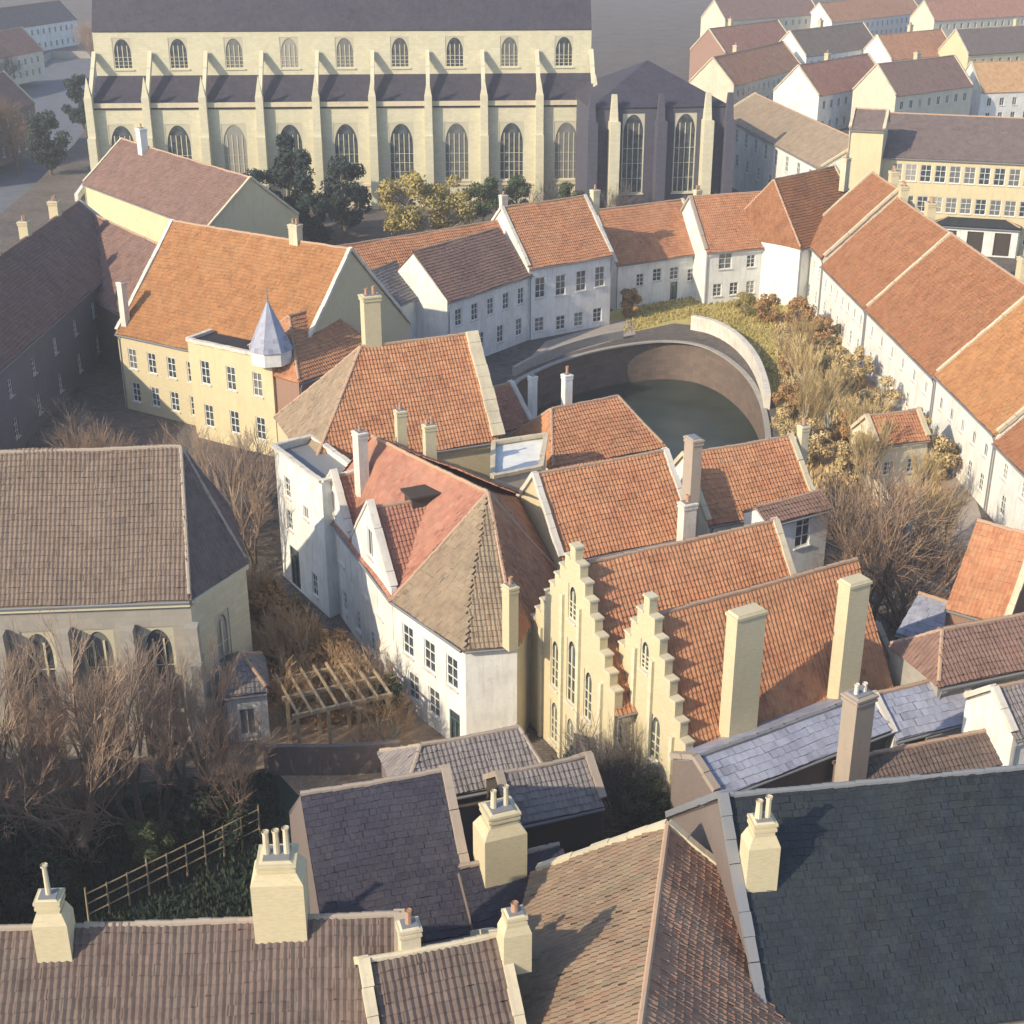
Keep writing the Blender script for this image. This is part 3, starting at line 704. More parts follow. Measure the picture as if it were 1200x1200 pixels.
# J
h = hp('white_house', 'low white terraced house with orange roof right of a bare gable', 'house', (722, 309), (826, 294), 5.8, (768, 238), 46, roof='tile_orange', wall='plaster_white', cop=('coping_white', 1, 1),
       wins={0: [(770, 322, 1.3, 1.6, 'sash'), (790, 320, 1.3, 1.6, 'sash'), (750, 328, 1.1, 1.6, 'sash'), (810, 322, 1.2, 1.6, 'sash'), ('s', .12, .1, 1.1, 2.3, 'door'), ('s', .66, .1, 1.1, 2.3, 'door')]})
h.chimney(817, 238, h.R1.z - .3, 222, 9, 'coping_cream', pots=2); h.done()
h = hp('white_house', 'white house with grey shuttered window and orange roof at the terrace corner', 'house', (828, 294), (936, 285), 6.8, (878, 226), 46, roof='tile_orange', wall='plaster_white', cop=('coping_dull', 1, 1),
       wins={0: [(850, 306, 1.8, 2.0, 'sash'), (880, 306, 1.2, 1.6, 'sash'), (905, 304, 1.2, 1.6, 'sash'), S(5, .9, 1.2, 1.6, 'sash', .05, .95)]}); h.done()
# K row
kw = dict(wall='plaster_white', gut=True)
zK = 6.7
KA = at(946, 291, zK); KB = at(1168, 512, zK); kd = (KB - KA).normalized(); kn = Vector((-kd.y, kd.x, 0)); KL = (KB - KA).length
_, _, kw_, kz = solve((946, 291), (1168, 512), zK, (1090, 258), 44); print('K', KL, kw_, kz)
def krow(s0, s1, dz, label, roof, cop, wn, chim=()):
    A_ = KA + kd * s0; B_ = KA + kd * s1
    h = house('white_house', label, 'house', A_, B_, kw_, zK + dz, kz + dz, roof=roof, wall='plaster_white', cop=cop, wins={0: wn}, side='plaster_cream')
    for t, up in chim:
        p = h.R0.lerp(h.R1, t); x_, y_, _ = proj(p); h.chimney(x_, y_, p.z - .3, y_ - up, ppm(p) * 1.3, 'brick_yellow', pots=3)
    h.done(); return h
krow(-3, 8, .9, 'white terrace house with orange roof farthest up the sunlit right row', 'tile_terrace', ('coping_cream', 1, 1), [S(4, 4.6, 1.0, 1.5, 'sash'), S(3, 1.2, 1.0, 1.6, 'sash'), ], [(.8, 18)])
krow(8, 27, 0, 'white terrace house with wide ribbed orange roof in the right row', 'tile_terrace', ('coping_cream', 0, 0), [S(7, 4.2, .9, 1.2, 'small'), S(6, 1.1, 1.0, 1.6, 'sash')], [(.1, 18), (.62, 20)])
krow(27, KL * .765, .02, 'white terrace house whose orange roof ends at a pale mortared verge', 'tile_terrace', ('coping_cream', 1, 1), [S(6, 4.2, .9, 1.2, 'small'), S(5, 1.1, 1.0, 1.6, 'sash')], [(.85, 30)])
krow(KL * .765, KL * 1.0, .35, 'white terrace house with yellowish orange roof near the right edge', 'tile_gold', ('coping_cream', 1, 1), [S(5, 4.2, .9, 1.2, 'small'), S(5, 1.1, 1.0, 1.6, 'sash')])
krow(KL * 1.0, KL * 1.32, -.3, 'white terrace house nearest in the right row with weathered red roof', 'tile_terrace', ('coping_white', 1, 1), [S(5, 4.0, 1, 1.4, 'sash'), S(4, 1.1, 1.0, 1.7, 'sash')], [(.12, 60)])
# chimney gable blocks behind corner
h = hp('town_house', 'small red roofed house standing above the terrace corner', 'house', (938, 290), (1018, 268), 7.6, (975, 196), 50, roof='tile_terrace', wall='plaster_white', hip=(.3, 0), cop=('coping_cream', 1, 1)); h.chimney(990, 205, h.R1.z - .5, 185, 10, 'coping_cream', pots=1); h.done()

# ================================================================== O, P, Q, R, S : between canal and chapel gables
h = hp('brick_house', 'small orange hipped house standing at the canal edge', 'house', (648, 548), (776, 520), 7.0, (706, 468), 42, roof='tile_orange', wall='plaster_cream', hip=(.55, .55), cop=('coping_white', 0, 0), z0=-4)
h.chimney(664, 470, h.R0.z - .6, 438, 11, 'plaster_white', pots=1); h.done()
h = hp('brick_house', 'broad orange roofed house behind the tall stepped gable', 'house', (658, 655), (812, 622), 8.6, (712, 541), 48, roof='tile_orange', wall='brick_yellow', hip=(0, 0), cop=('coping_white', 1, 1), z0=-4)
h.chimney(804, 625, 9.2, 588, 19, 'coping_white', pots=1); h.done()
h = hp('brick_house', 'orange roofed house half shaded beside the canal basin', 'house', (830, 612), (955, 588), 7.5, (900, 516), 46, roof='tile_orange', wall='plaster_white', cop=('coping_cream', 1, 1), z0=-4)
h.chimney(806, 640, 8, 512, 14, 'coping_dull', pots=0, depth=1.2); h.chimney(940, 520, h.R1.z - .6, 498, 11, 'coping_cream', pots=1); h.done()
h = hp('white_house', 'white gabled wing with tall dark window behind the chapel roof', 'house', (897, 612), (972, 592), 9.0, (925, 585), 30, roof='tile_dull', wall='plaster_white', wins={0: [(941, 622, 1.3, 2.4, 'sash')]}, cop=('coping_white', 0, 0)); h.done()
h = Bld('cream_block', 'cream parapet block between the mossy hip and broad orange roof', 'outbuilding', at(578, 545, 9.5)); h.rz = R(25)
q = [at(577, 560, 10), at(634, 548, 10), at(640, 510, 10), at(578, 520, 10)]
for i in range(4): h.wall(q[i], q[(i + 1) % 4], -3, 10, 'plaster_cream', [S(2, 7.2, .9, 1.3, 'small')] if i == 0 else ())
m = MB(); m.poly([h.L((p.x, p.y, 9.8)) for p in q]); m.obj('flat_roof', 'plaster_white', h.r); h.coping([(q[i], q[(i + 1) % 4]) for i in range(4)], 'coping_cream', .35, .25, .08); h.done()
h = hp('brick_house', 'narrow red roofed house with tall white end wall by the shaded quay', 'house', (582, 505), (622, 494), 7.5, (602, 448), 45, roof='tile_red', wall='plaster_white', cop=('coping_white', 0, 1), z0=-4); h.chimney(624, 480, 8, 440, 8, 'plaster_white', pots=0); h.done()

# chapel pair: R (rear) and S (front), stepped gables towards the sun
def gable_block(label, r0, r1, zr, wv, ze, steps, roof, rank, **k):
    P0 = at(*r0, zr); P1 = at(*r1, zr); d = (P1 - P0).normalized(); n = Vector((-d.y, d.x, 0)); A = P0 - n * wv; B = P1 - n * wv
    h = house('brick_hall', label, 'hall', A, B, wv, ze, zr, roof=roof, wall='brick_yellow', step='left', ridge='mortar', **k)
    print('HALL', (B - A).length)
    L = 2 * wv; pr = []; N = steps
    st = wv * N / (N + .5); prof = []
    for i in range(N):
        z = ze + .6 + (zr + 1.2 - ze - .6) * (i + .6) / (N + .6); prof.append((st * i / N, st * (i + 1) / N, z, z))
    full = prof + [(st, L - st, zr + 1.2, zr + 1.2)] + [(L - q[1], L - q[0], q[2], q[3]) for q in prof[::-1]]
    D = A + n * L
    if rank == 0: wn = [('s', .5, zr - 3.4, .9, 2.2, 'arch'), ('s', .3, 4.3, .9, 3.2, 'arch'), ('s', .5, 4.3, 1.0, 4.2, 'arch'), ('s', .7, 4.3, .9, 3.2, 'arch'), ('s', .3, .5, .9, 2.8, 'arch'), ('s', .5, .5, 1.0, 2.8, 'arch'), ('s', .7, .5, .9, 2.8, 'arch')]
    else: wn = [('s', .5, zr - 3.2, .8, 1.8, 'arch'), ('s', .32, 4.2, .9, 2.8, 'arch'), ('s', .66, 4.2, .9, 2.8, 'arch'), ('s', .32, .6, .9, 2.4, 'arch'), ('s', .66, .6, .9, 2.4, 'arch')]
    h.wall(D, A, -.5, full, 'brick_yellow', wn, thick=.5, name='stepped_gable', proud=.05)
    e = -n; no = -d
    for s0, s1, z, _ in full:
        cm = MB(); c = D + e * ((s0 + s1) / 2) + no * .05 - no * .25; cm.box(h.L((c.x, c.y, z + .002)), s1 - s0 + .12, .62, .12, math.atan2(e.y, e.x))
        cm.obj('coping', 'coping_cream', h.r)
    # flat pilaster ribs on the gable
    for t in (.14, .4, .6, .86):
        rb = MB(); s_ = t * L; z = ze + (zr - ze) * (1 - abs(t - .5) * 2) - .3; c = D + e * s_ + no * .14
        rb.box(h.L((c.x, c.y, -.5)), .3, .18, z, math.atan2(e.y, e.x)); rb.obj('pilaster', 'stone_cream', h.r)
    return h
h = gable_block('tall yellow brick hall with larger stepped gable and crow steps, rear of the pair', (672, 664), (908, 611), 13.2, 5.0, 6.6, 8, 'tile_orange', 0, cop=('coping_cream', 0, 1))
for px_, py_ in ((700, 700), ): pass
h.done()
h = gable_block('yellow brick hall with smaller stepped gable and two tall pale wall stacks against its roof', (758, 724), (1004, 656), 12.4, 4.1, 5.6, 7, 'tile_orange', 1, cop=('coping_cream', 0, 0))
Lh = (h.B - h.A).length
for px_, wpx in ((868, 1.85), (992, 1.45)):
    # tall pale wall stack rising sheer from the eaves to above the ridge
    zt_ = h.R0.z + 1.5; fo = -h.n * (h.w - .1)
    lo, hi = 0, Lh
    for _ in range(40):
        m_ = (lo + hi) / 2; q = h.R0 + h.d * m_ + fo
        if proj((q.x, q.y, 9))[0] < px_: lo = m_
        else: hi = m_
    q = h.R0 + h.d * min(lo, Lh - wpx / 2) + fo; c = h.L((q.x, q.y, 0)); m = MB(); r_ = math.atan2(h.d.y, h.d.x)
    m.box((c[0], c[1], 0), wpx, .9, zt_ - .3, r_); m.box((c[0], c[1], zt_ - .298), wpx + .14, 1.04, .16, r_); m.box((c[0], c[1], zt_ - .136), wpx + .02, .92, .12, r_, .9)
    m.obj('wall_stack', 'brick_yellow', h.r)
h.done()
h = hp('brick_house', 'low red lean-to at the right end of the chapel roof', 'outbuilding', (1000, 800), (1048, 782), 5.0, (1020, 735), 50, roof='tile_red', wall='brick_red', cop=('coping_dull', 0, 1)); h.done()

# ================================================================== T: blue slate, right side cluster
h = hp('slate_shed', 'long pale blue slate roof below the halls', 'outbuilding', (840, 928), (1042, 850), 6.5, (905, 856), 27, roof='slate_light', wall='brick_brown', cop=('coping_dull', 1, 0), ridge='metal_grey')
h.chimney(1000, 880, 8.0, 812, 32, 'coping_dull', pots=2, potmat='coping_white'); h.done()
h = hp('outbuilding', 'pale fronted house with grey roof right of the pink chimney', 'outbuilding', (1048, 862), (1146, 836), 6.0, (1098, 796), 35, roof='slate_light', wall='plaster_white', wins={0: [(1072, 875, 1.5, 2.2, 'dark')]}, cop=('coping_white', 1, 1)); h.done()
h = hp('outbuilding', 'dark green timber lean-to against the pale fronted house', 'outbuilding', (1044, 868), (1092, 856), 4.2, (1066, 815), 35, roof='slate_blue', wall='wood_green', cop=('coping_dull', 0, 0)); h.done()
h = hp('outbuilding', 'low shed with pale blue roof under the bare tree', 'outbuilding', (1052, 738), (1140, 765), 4.0, (1108, 705), 25, roof='slate_light', wall='brick_brown', cop=('coping_white', 0, 1), wins={0: [S(3, 1.2, 1, 1.2, 'dark')]}); h.done()
h = hp('brick_house', 'small house with sunlit orange roof near the right edge', 'house', (1110, 708), (1180, 728), 6.8, (1150, 612), 50, roof='tile_orange', wall='brick_red', cop=('coping_cream', 0, 1)); h.done()
h = hp('brick_house', 'dull red roofed house with plain rendered wall at the right edge', 'house', (1100, 800), (1290, 760), 7.8, (1190, 722), 38, roof='tile_dull', wall='stone_grey', hip=(.7, 0), cop=('coping_dull', 0, 0), wins={0: [S(5, 4, 1, 1.6)]}); h.done()
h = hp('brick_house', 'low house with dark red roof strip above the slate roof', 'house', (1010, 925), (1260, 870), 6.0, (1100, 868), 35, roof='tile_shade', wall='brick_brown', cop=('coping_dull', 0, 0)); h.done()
h = hp('white_house', 'white gable fragment cut by the right edge', 'house', (1188, 860), (1290, 835), 8.0, (1240, 790), 40, roof='tile_grey', wall='plaster_white', cop=('coping_white', 1, 0)); h.done()
# small garden house near the trees
h = hp('garden_house', 'small cream garden house with orange roof below the long white row', 'house', (1028, 520), (1088, 512), 4.5, (1064, 482), 42, roof='tile_orange', wall='plaster_cream', cop=('coping_cream', 1, 1), wins={0: [S(2, 1.4, .9, 1.3, 'sash')]}); h.done()

# ================================================================== foreground
VL = at(630, 1020, 9.0); VR = at(935, 1095, 9.0); vn = (VR - VL).normalized(); vd = V((vn.y, -vn.x, 0)); vw = (VR - VL).length / 2
vm = (VL + VR) / 2; vm.z = 12.9; q = at(763, 1112, 12.9); vd = V((q.x - vm.x, q.y - vm.y, 0)).normalized() * 13
h = Bld('brick_house', 'mottled orange roof running towards the viewer in the foreground centre', 'house', VL); h.rz = math.atan2(vd.y, vd.x)
gw = (VL - VR).length; h.wall(VR, VL, -.5, [(0, gw / 2, 9, 12.9), (gw / 2, gw, 12.9, 9)], 'brick_yellow')
h.wall(VL, VL + vd, -.5, 9, 'brick_yellow'); h.wall(VL + vd, VR + vd, -.5, [(0, gw / 2, 9, 12.9), (gw / 2, gw, 12.9, 9)], 'brick_yellow'); h.wall(VR + vd, VR, -.5, 9, 'brick_yellow')
h.roof([VL, VL + vd, vm + vd, vm], 'tile_mottled'); h.roof([VR + vd, VR, vm, vm + vd], 'tile_weathered'); h.caps([(vm, vm + vd)]); h.coping([(VL, vm), (VR, vm)], 'coping_cream', .35, .25, .1); h.done()
h = ridge_house('slate_house', 'big dark blue slate roof filling the lower right corner', 'house', (846, 934), (1300, 890), 15, 7, 9, roof='slate_blue', wall='brick_brown', cop=('metal_grey', 1, 0), ridge='metal_grey')
print('U', proj(h.R0)[:2], proj(h.R1)[:2])
h.chimney(888, 1026, h.on(888, 1026), 958, 38, 'brick_yellow', pots=2, potmat='coping_cream', sink=1.2, shoulder=.6, poth=.3); h.done()
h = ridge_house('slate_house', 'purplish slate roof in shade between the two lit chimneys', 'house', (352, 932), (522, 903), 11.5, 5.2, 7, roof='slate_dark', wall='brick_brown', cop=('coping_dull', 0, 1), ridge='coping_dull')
print('W', proj(h.R0)[:2], proj(h.R1)[:2])
h.done()
h = ridge_house('outbuilding', 'low dark slate annexe carrying a stout lit chimney', 'outbuilding', (538, 1018), (655, 990), 9, 2.8, 6.4, roof='slate_dark', wall='brick_brown', cop=('coping_dull', 0, 0), ridge='coping_dull')
h.chimney(586, 1007, 9.0, 945, 52, 'brick_yellow', pots=2, potmat='coping_cream', sink=.8, shoulder=.6, poth=.4); h.done()
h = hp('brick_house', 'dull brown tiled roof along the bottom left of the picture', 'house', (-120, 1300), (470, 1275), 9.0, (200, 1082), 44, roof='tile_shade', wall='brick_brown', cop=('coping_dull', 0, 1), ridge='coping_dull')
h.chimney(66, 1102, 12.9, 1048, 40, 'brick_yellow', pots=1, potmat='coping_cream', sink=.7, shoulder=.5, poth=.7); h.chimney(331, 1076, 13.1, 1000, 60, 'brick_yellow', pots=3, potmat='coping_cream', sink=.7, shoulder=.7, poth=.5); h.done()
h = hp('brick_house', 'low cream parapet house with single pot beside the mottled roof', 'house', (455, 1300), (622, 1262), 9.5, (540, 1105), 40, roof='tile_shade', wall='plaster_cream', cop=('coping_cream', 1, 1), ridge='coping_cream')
h.chimney(480, 1112, 12.6, 1082, 26, 'coping_cream', pots=1, sink=.8); h.chimney(603, 1108, 12.6, 1068, 34, 'brick_yellow', pots=1, sink=1, shoulder=.5); h.done()
# X
h = hp('outbuilding', 'low grey tiled building between the yard and the mottled roof', 'outbuilding', (472, 938), (640, 905), 5.0, (560, 862), 32, roof='tile_grey', wall='brick_brown', hip=(.7, .3), cop=('coping_dull', 0, 0), ridge='coping_dull'); h.done()
h = hp('outbuilding', 'dark open fronted shed with pale grey roof beside the shrubs', 'outbuilding', (600, 962), (706, 938), 5.5, (655, 893), 38, roof='tile_grey', wall='wood_and_gap_dark', hip=(0, 0), cop=('coping_dull', 1, 1), ridge='coping_dull', wins={0: [S(3, .5, 1.1, 2.6, 'dark')]}); h.done()  # inner shade of the open front put into the dark wall colour

# ================================================================== public building at the upper right
h = hp('public_building', 'long yellow public building with rows of paired windows at upper right', 'public building', (1030, 182), (1330, 196), 13.0, (1180, 138), 22, roof='tile_brown', wall='plaster_yellow', cop=('coping_cream', 1, 0), tiles=False,
       wins={0: [S(16, 9.6, 1.5, 2.4, 'sash', .05, .99), S(16, 5.4, 1.5, 2.2, 'sash', .05, .99), S(12, 1.5, 1.4, 2.4, 'sash', .05, .99)]})
h.done()
h = hp('white_hall', 'long pale hall with a slanting row of windows behind the terrace', 'hall', (846, 134), (962, 196), 11.0, (925, 128), 30, roof='tile_moss', wall='plaster_white', cop=('coping_cream', 1, 1), tiles=False, wins={0: [S(9, 7.6, 1.5, 2.4, 'sash'), S(8, 3.8, 1.4, 2.0, 'sash')]}); h.done()
h = hp('tower_block', 'plain yellow gable tower left of the public building', 'tower', (996, 150), (1036, 152), 17.0, (1016, 128), 30, roof='tile_brown', wall='plaster_yellow', cop=('coping_cream', 1, 1), tiles=False); h.done()
h = hp('pavilion', 'dark canopied entrance pavilion before the yellow public building', 'pavilion', (1094, 262), (1196, 268), 4.2, (1146, 246), 20, roof='slate_blue', wall='plaster_white', hip=(1, 1), cop=('coping_dull', 0, 0), tiles=False, wins={0: [S(3, .2, 2.2, 3.2, 'dark')]}); h.done()

# ================================================================== church across the top
zt1 = 16.0
A = at(120, 246, 0); B = at(694, 240, 0); d = (B - A).normalized(); n = Vector((-d.y, d.x, 0)); CL = (B - A).length
h = Bld('church', 'long pale stone gothic church with buttresses and pointed windows', 'church', A); h.rz = math.atan2(d.y, d.x)
nb = 9; print('church L', CL)
h.wall(A, B, -.5, zt1, 'stone_cream', [S(nb, 4.2, 4.0, 9.2, 'church', 0, 1)])
h.wall(B, B + n * 34, -.5, [(0, 7, zt1, 20), (7, 17, 27, 44), (17, 27, 44, 27), (27, 34, 20, zt1)], 'stone_cream')
h.wall(A + n * 34, A, -.5, [(0, 7, zt1, 20), (7, 17, 27, 44), (17, 27, 44, 27), (27, 34, 20, zt1)], 'stone_cream')
a1 = A + n * 7; b1 = B + n * 7; up = lambda p, z: V((p.x, p.y, z))
h.wall(a1, b1, 19.6, 27, 'stone_cream', [S(nb, 21, 3.0, 4.8, 'church', 0, 1)], name='clerestory')
h.roof([up(A, zt1), up(B, zt1), up(b1, 20), up(a1, 20)], 'slate_dark', tiles=False, name='aisle_roof')
h.roof([up(a1, 27), up(b1, 27), up(A + n * 17 + d * (CL), 44) , up(A + n * 17, 44)], 'slate_dark', tiles=False)
h.roof([up(B + n * 27, 27), up(A + n * 27, 27), up(A + n * 17, 44), up(B + n * 17, 44)], 'slate_dark', tiles=False)
for k in range(nb + 1):
    p = A + d * CL * k / nb - n * .9; m = MB(); q = h.L((p.x, p.y, -.5)); m.box(q, 1.3, 1.8, 12, h.rz); m.box((q[0] + n.x * .3, q[1] + n.y * .3, 11.5), 1.2, 1.2, 6.2, h.rz); m.box((q[0] + n.x * .3, q[1] + n.y * .3, 17.7), 1.1, 1.1, 3.0, h.rz, .05)
    a = Vector((q[0] + n.x * .9, q[1] + n.y * .9, 16.5)); b = Vector((q[0] + n.x * 7.8, q[1] + n.y * 7.8, 23.5)); m.beam(a, b, .6, .9)
    m.obj('buttress', 'stone_cream', h.r)
m = MB(); m.beam(h.L(up(A - n * .15, zt1 + .35)), h.L(up(B - n * .15, zt1 + .35)), .5, .7); m.beam(h.L(up(A - n * .1, 3.6)), h.L(up(B - n * .1, 3.6)), .3, .35); m.obj('cornice', 'coping_cream', h.r)
h.done()
# transept, its shade put into the dark bluish stone colour
A = at(690, 262, 0); B = at(846, 258, 0); d = (B - A).normalized(); n = Vector((-d.y, d.x, 0)); CL = (B - A).length
h = Bld('church_chapel', 'church chapel block with shade coloured into its stone and thin pale buttresses', 'church', A); h.rz = math.atan2(d.y, d.x)
h.wall(A, B, -.5, 17.5, 'stone_shaded', [S(2, 4.5, 3.4, 12, 'church', .12, .88)])
h.wall(B, B + n * CL, -.5, 17.5, 'stone_shaded'); h.wall(B + n * CL, A + n * CL, -.5, 17.5, 'stone_shaded'); h.wall(A + n * CL, A, -.5, 17.5, 'stone_shaded', [])
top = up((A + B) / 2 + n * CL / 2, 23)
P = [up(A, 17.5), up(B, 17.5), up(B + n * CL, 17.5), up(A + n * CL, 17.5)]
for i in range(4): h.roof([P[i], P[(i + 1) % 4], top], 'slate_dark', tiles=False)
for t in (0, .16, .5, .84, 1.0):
    p = A + d * CL * t - n * 1.0; m = MB(); q = h.L((p.x, p.y, -.5)); m.box(q, 1.5, 2.2, 16, h.rz); m.box((q[0] + n.x * .5, q[1] + n.y * .5, 15.4), 1.2, 1.2, 4, h.rz, .6); m.obj('buttress', 'stone_shaded' if t not in (.16, .84) else 'stone_cream', h.r)
h.done()
# ================================================================== trees and plants
def bare_meshes(seed, tw='twig', bark='bark', spread=.55, nb=4, depth=6, dens=.8):
    rs = random.Random(seed); T = MB(); Cw = MB()
    def grow(p, d, L, r, lv):
        q = p + d * L * .5 + V((rs.uniform(-1, 1), rs.uniform(-1, 1), rs.uniform(-.3, .5))) * L * .06
        e = q + (d + V((rs.uniform(-1, 1), rs.uniform(-1, 1), .25)) * .12).normalized() * L * .5
        m = T if lv < 3 else Cw; k = 6 if lv < 2 else (4 if lv < 3 else 3)
        m.tube(p, q, r, r * .82, k); m.tube(q, e, r * .82, r * .62, k)
        if lv >= depth: return
        n_ = nb if lv < depth - 1 else int(nb * 1.4 * dens)
        for i in range(n_):
            t = rs.uniform(.45, 1) if i else 1.0
            o = p.lerp(e, t); a = rs.uniform(0, 6.28); sp = spread * rs.uniform(.6, 1.35) if i else .18
            x = d.orthogonal().normalized(); y = d.cross(x); nd = (d * math.cos(sp) + (x * math.cos(a) + y * math.sin(a)) * math.sin(sp) + V((0, 0, .10))).normalized()
            grow(o, nd, L * rs.uniform(.6, .84), r * (.52 if i else .62), lv + 1)
    grow(V((0, 0, -.3)), V((rs.uniform(-.05, .05), rs.uniform(-.05, .05), 1)).normalized(), .30, .022, 0)
    mz = max(v[2] for v in T.v + Cw.v)
    for m in (T, Cw): m.v = [(x / mz, y / mz, z / mz) for x, y, z in m.v]
    return T.mesh('trunk', bark), Cw.mesh('crown', tw)
def leaf_meshes(seed, leaf, bark='bark', rx=.38, z0=.18, n=7000, size=.022, conic=0.0, lumps=26):
    rs = np.random.default_rng(seed); T = MB()
    T.tube((0, 0, -.02), (0, 0, z0 + .1), .03, .022, 7); T.tube((0, 0, z0 + .1), (.02, .01, .85), .022, .006, 5)
    cz = (1 + z0) / 2; hz = (1 - z0) / 2
    L = []
    for i in range(lumps):
        zz = rs.uniform(-1, 1); rad = math.sqrt(max(0, 1 - zz * zz)) if conic < .5 else (1 - (zz + 1) / 2) * 1.0 + .1
        a = rs.uniform(0, 6.28); q = rs.uniform(.35, .95) * rad
        L.append((q * rx * math.cos(a), q * rx * math.sin(a), cz + zz * hz * .88, rs.uniform(.25, .42) * rx * (1 - .3 * conic)))
        T.tube((0, 0, max(z0, cz + zz * hz - .2)), L[-1][:3], .009, .003, 3)
    idx = rs.integers(0, lumps, n); Ls = np.array(L)[idx]
    d = rs.normal(size=(n, 3)); d /= np.linalg.norm(d, axis=1)[:, None]
    P = Ls[:, :3] + d * Ls[:, 3:4] * (rs.uniform(.3, 1, (n, 1)) ** .5) * np.array([1, 1, .85])
    a = rs.normal(size=(n, 3)); a /= np.linalg.norm(a, axis=1)[:, None]; b = np.cross(a, d); b /= np.linalg.norm(b, axis=1)[:, None] + 1e-9
    s = size * rs.uniform(.6, 1.3, (n, 1)); Q = np.stack([P - a * s, P - b * s * .6, P + a * s, P + b * s * .6], 1).reshape(-1, 3)
    m = MB(); m.v = [tuple(x) for x in Q.tolist()]; m.f = [(4 * i, 4 * i + 1, 4 * i + 2, 4 * i + 3) for i in range(n)]; m.uv = [(0, 0)] * (4 * n)
    return T.mesh('trunk', bark), m.mesh('crown', leaf)
KINDS = dict(
    bare=[bare_meshes(s_, 'twig', dens=.6) for s_ in (1, 2, 3)], grey=[bare_meshes(s_, 'twig_grey', spread=.62) for s_ in (4, 5)],
    thin=[bare_meshes(s_, 'twig_tan', 'bark', .42, 3, 7, 1.0) for s_ in (41, 42, 43)],
    gold=[bare_meshes(s_, 'twig_sunlit', 'bark_pale', .6, 4, 5, .9) for s_ in (31, 32)],
    pale=[bare_meshes(s_, 'twig_tan', 'bark_pale', .42, 3, 7, 1.0) for s_ in (6, 7)],
    poplar=[bare_meshes(s_, 'leaf_dry', 'bark_pale', .28, 4, 5, .8) for s_ in (8, 9)],
    evergreen=[leaf_meshes(s_, 'leaf_evergreen', rx=.36, z0=.1) for s_ in (10, 11)], conifer=[leaf_meshes(12, 'leaf_evergreen', rx=.22, z0=.05, conic=1, n=5000)],
    yellow=[leaf_meshes(s_, 'leaf_yellow', 'bark_pale', rx=.42, n=6000) for s_ in (13, 14)], green=[leaf_meshes(s_, 'leaf_green', rx=.4, n=6000) for s_ in (15, 16)],
    rust=[leaf_meshes(s_, 'leaf_rust', rx=.5, z0=.05, n=3000, size=.035, lumps=16) for s_ in (17, 18)], dry=[leaf_meshes(s_, 'leaf_dry', 'bark_pale', rx=.42, z0=.08, n=3000, size=.032, lumps=16) for s_ in (19, 20)],
    hedge=[leaf_meshes(21, 'leaf_dark', rx=.75, z0=.0, n=3000, size=.05, lumps=18)])
CNT = {}
def tree(kind, px, py, hgt, label, name=None, cat='tree', wide=1.0, group=None):
    k = KINDS[kind]; i = CNT.get(kind, 0); CNT[kind] = i + 1; p = at(px, py)
    t = root(name or {'bare': 'bare_tree', 'thin': 'bare_tree', 'gold': 'bare_tree', 'grey': 'bare_tree', 'pale': 'bare_tree', 'poplar': 'poplar_tree', 'evergreen': 'evergreen_tree', 'conifer': 'conifer_tree', 'yellow': 'willow_tree', 'green': 'leafy_tree', 'rust': 'shrub', 'dry': 'shrub', 'hedge': 'shrub'}[kind],
             label, cat, (p.x, p.y, 0), i * 1.9, group)
    t.scale = (hgt * wide, hgt * wide, hgt); a, b = k[i % len(k)]; link('trunk', a, t); link('crown', b, t); return t
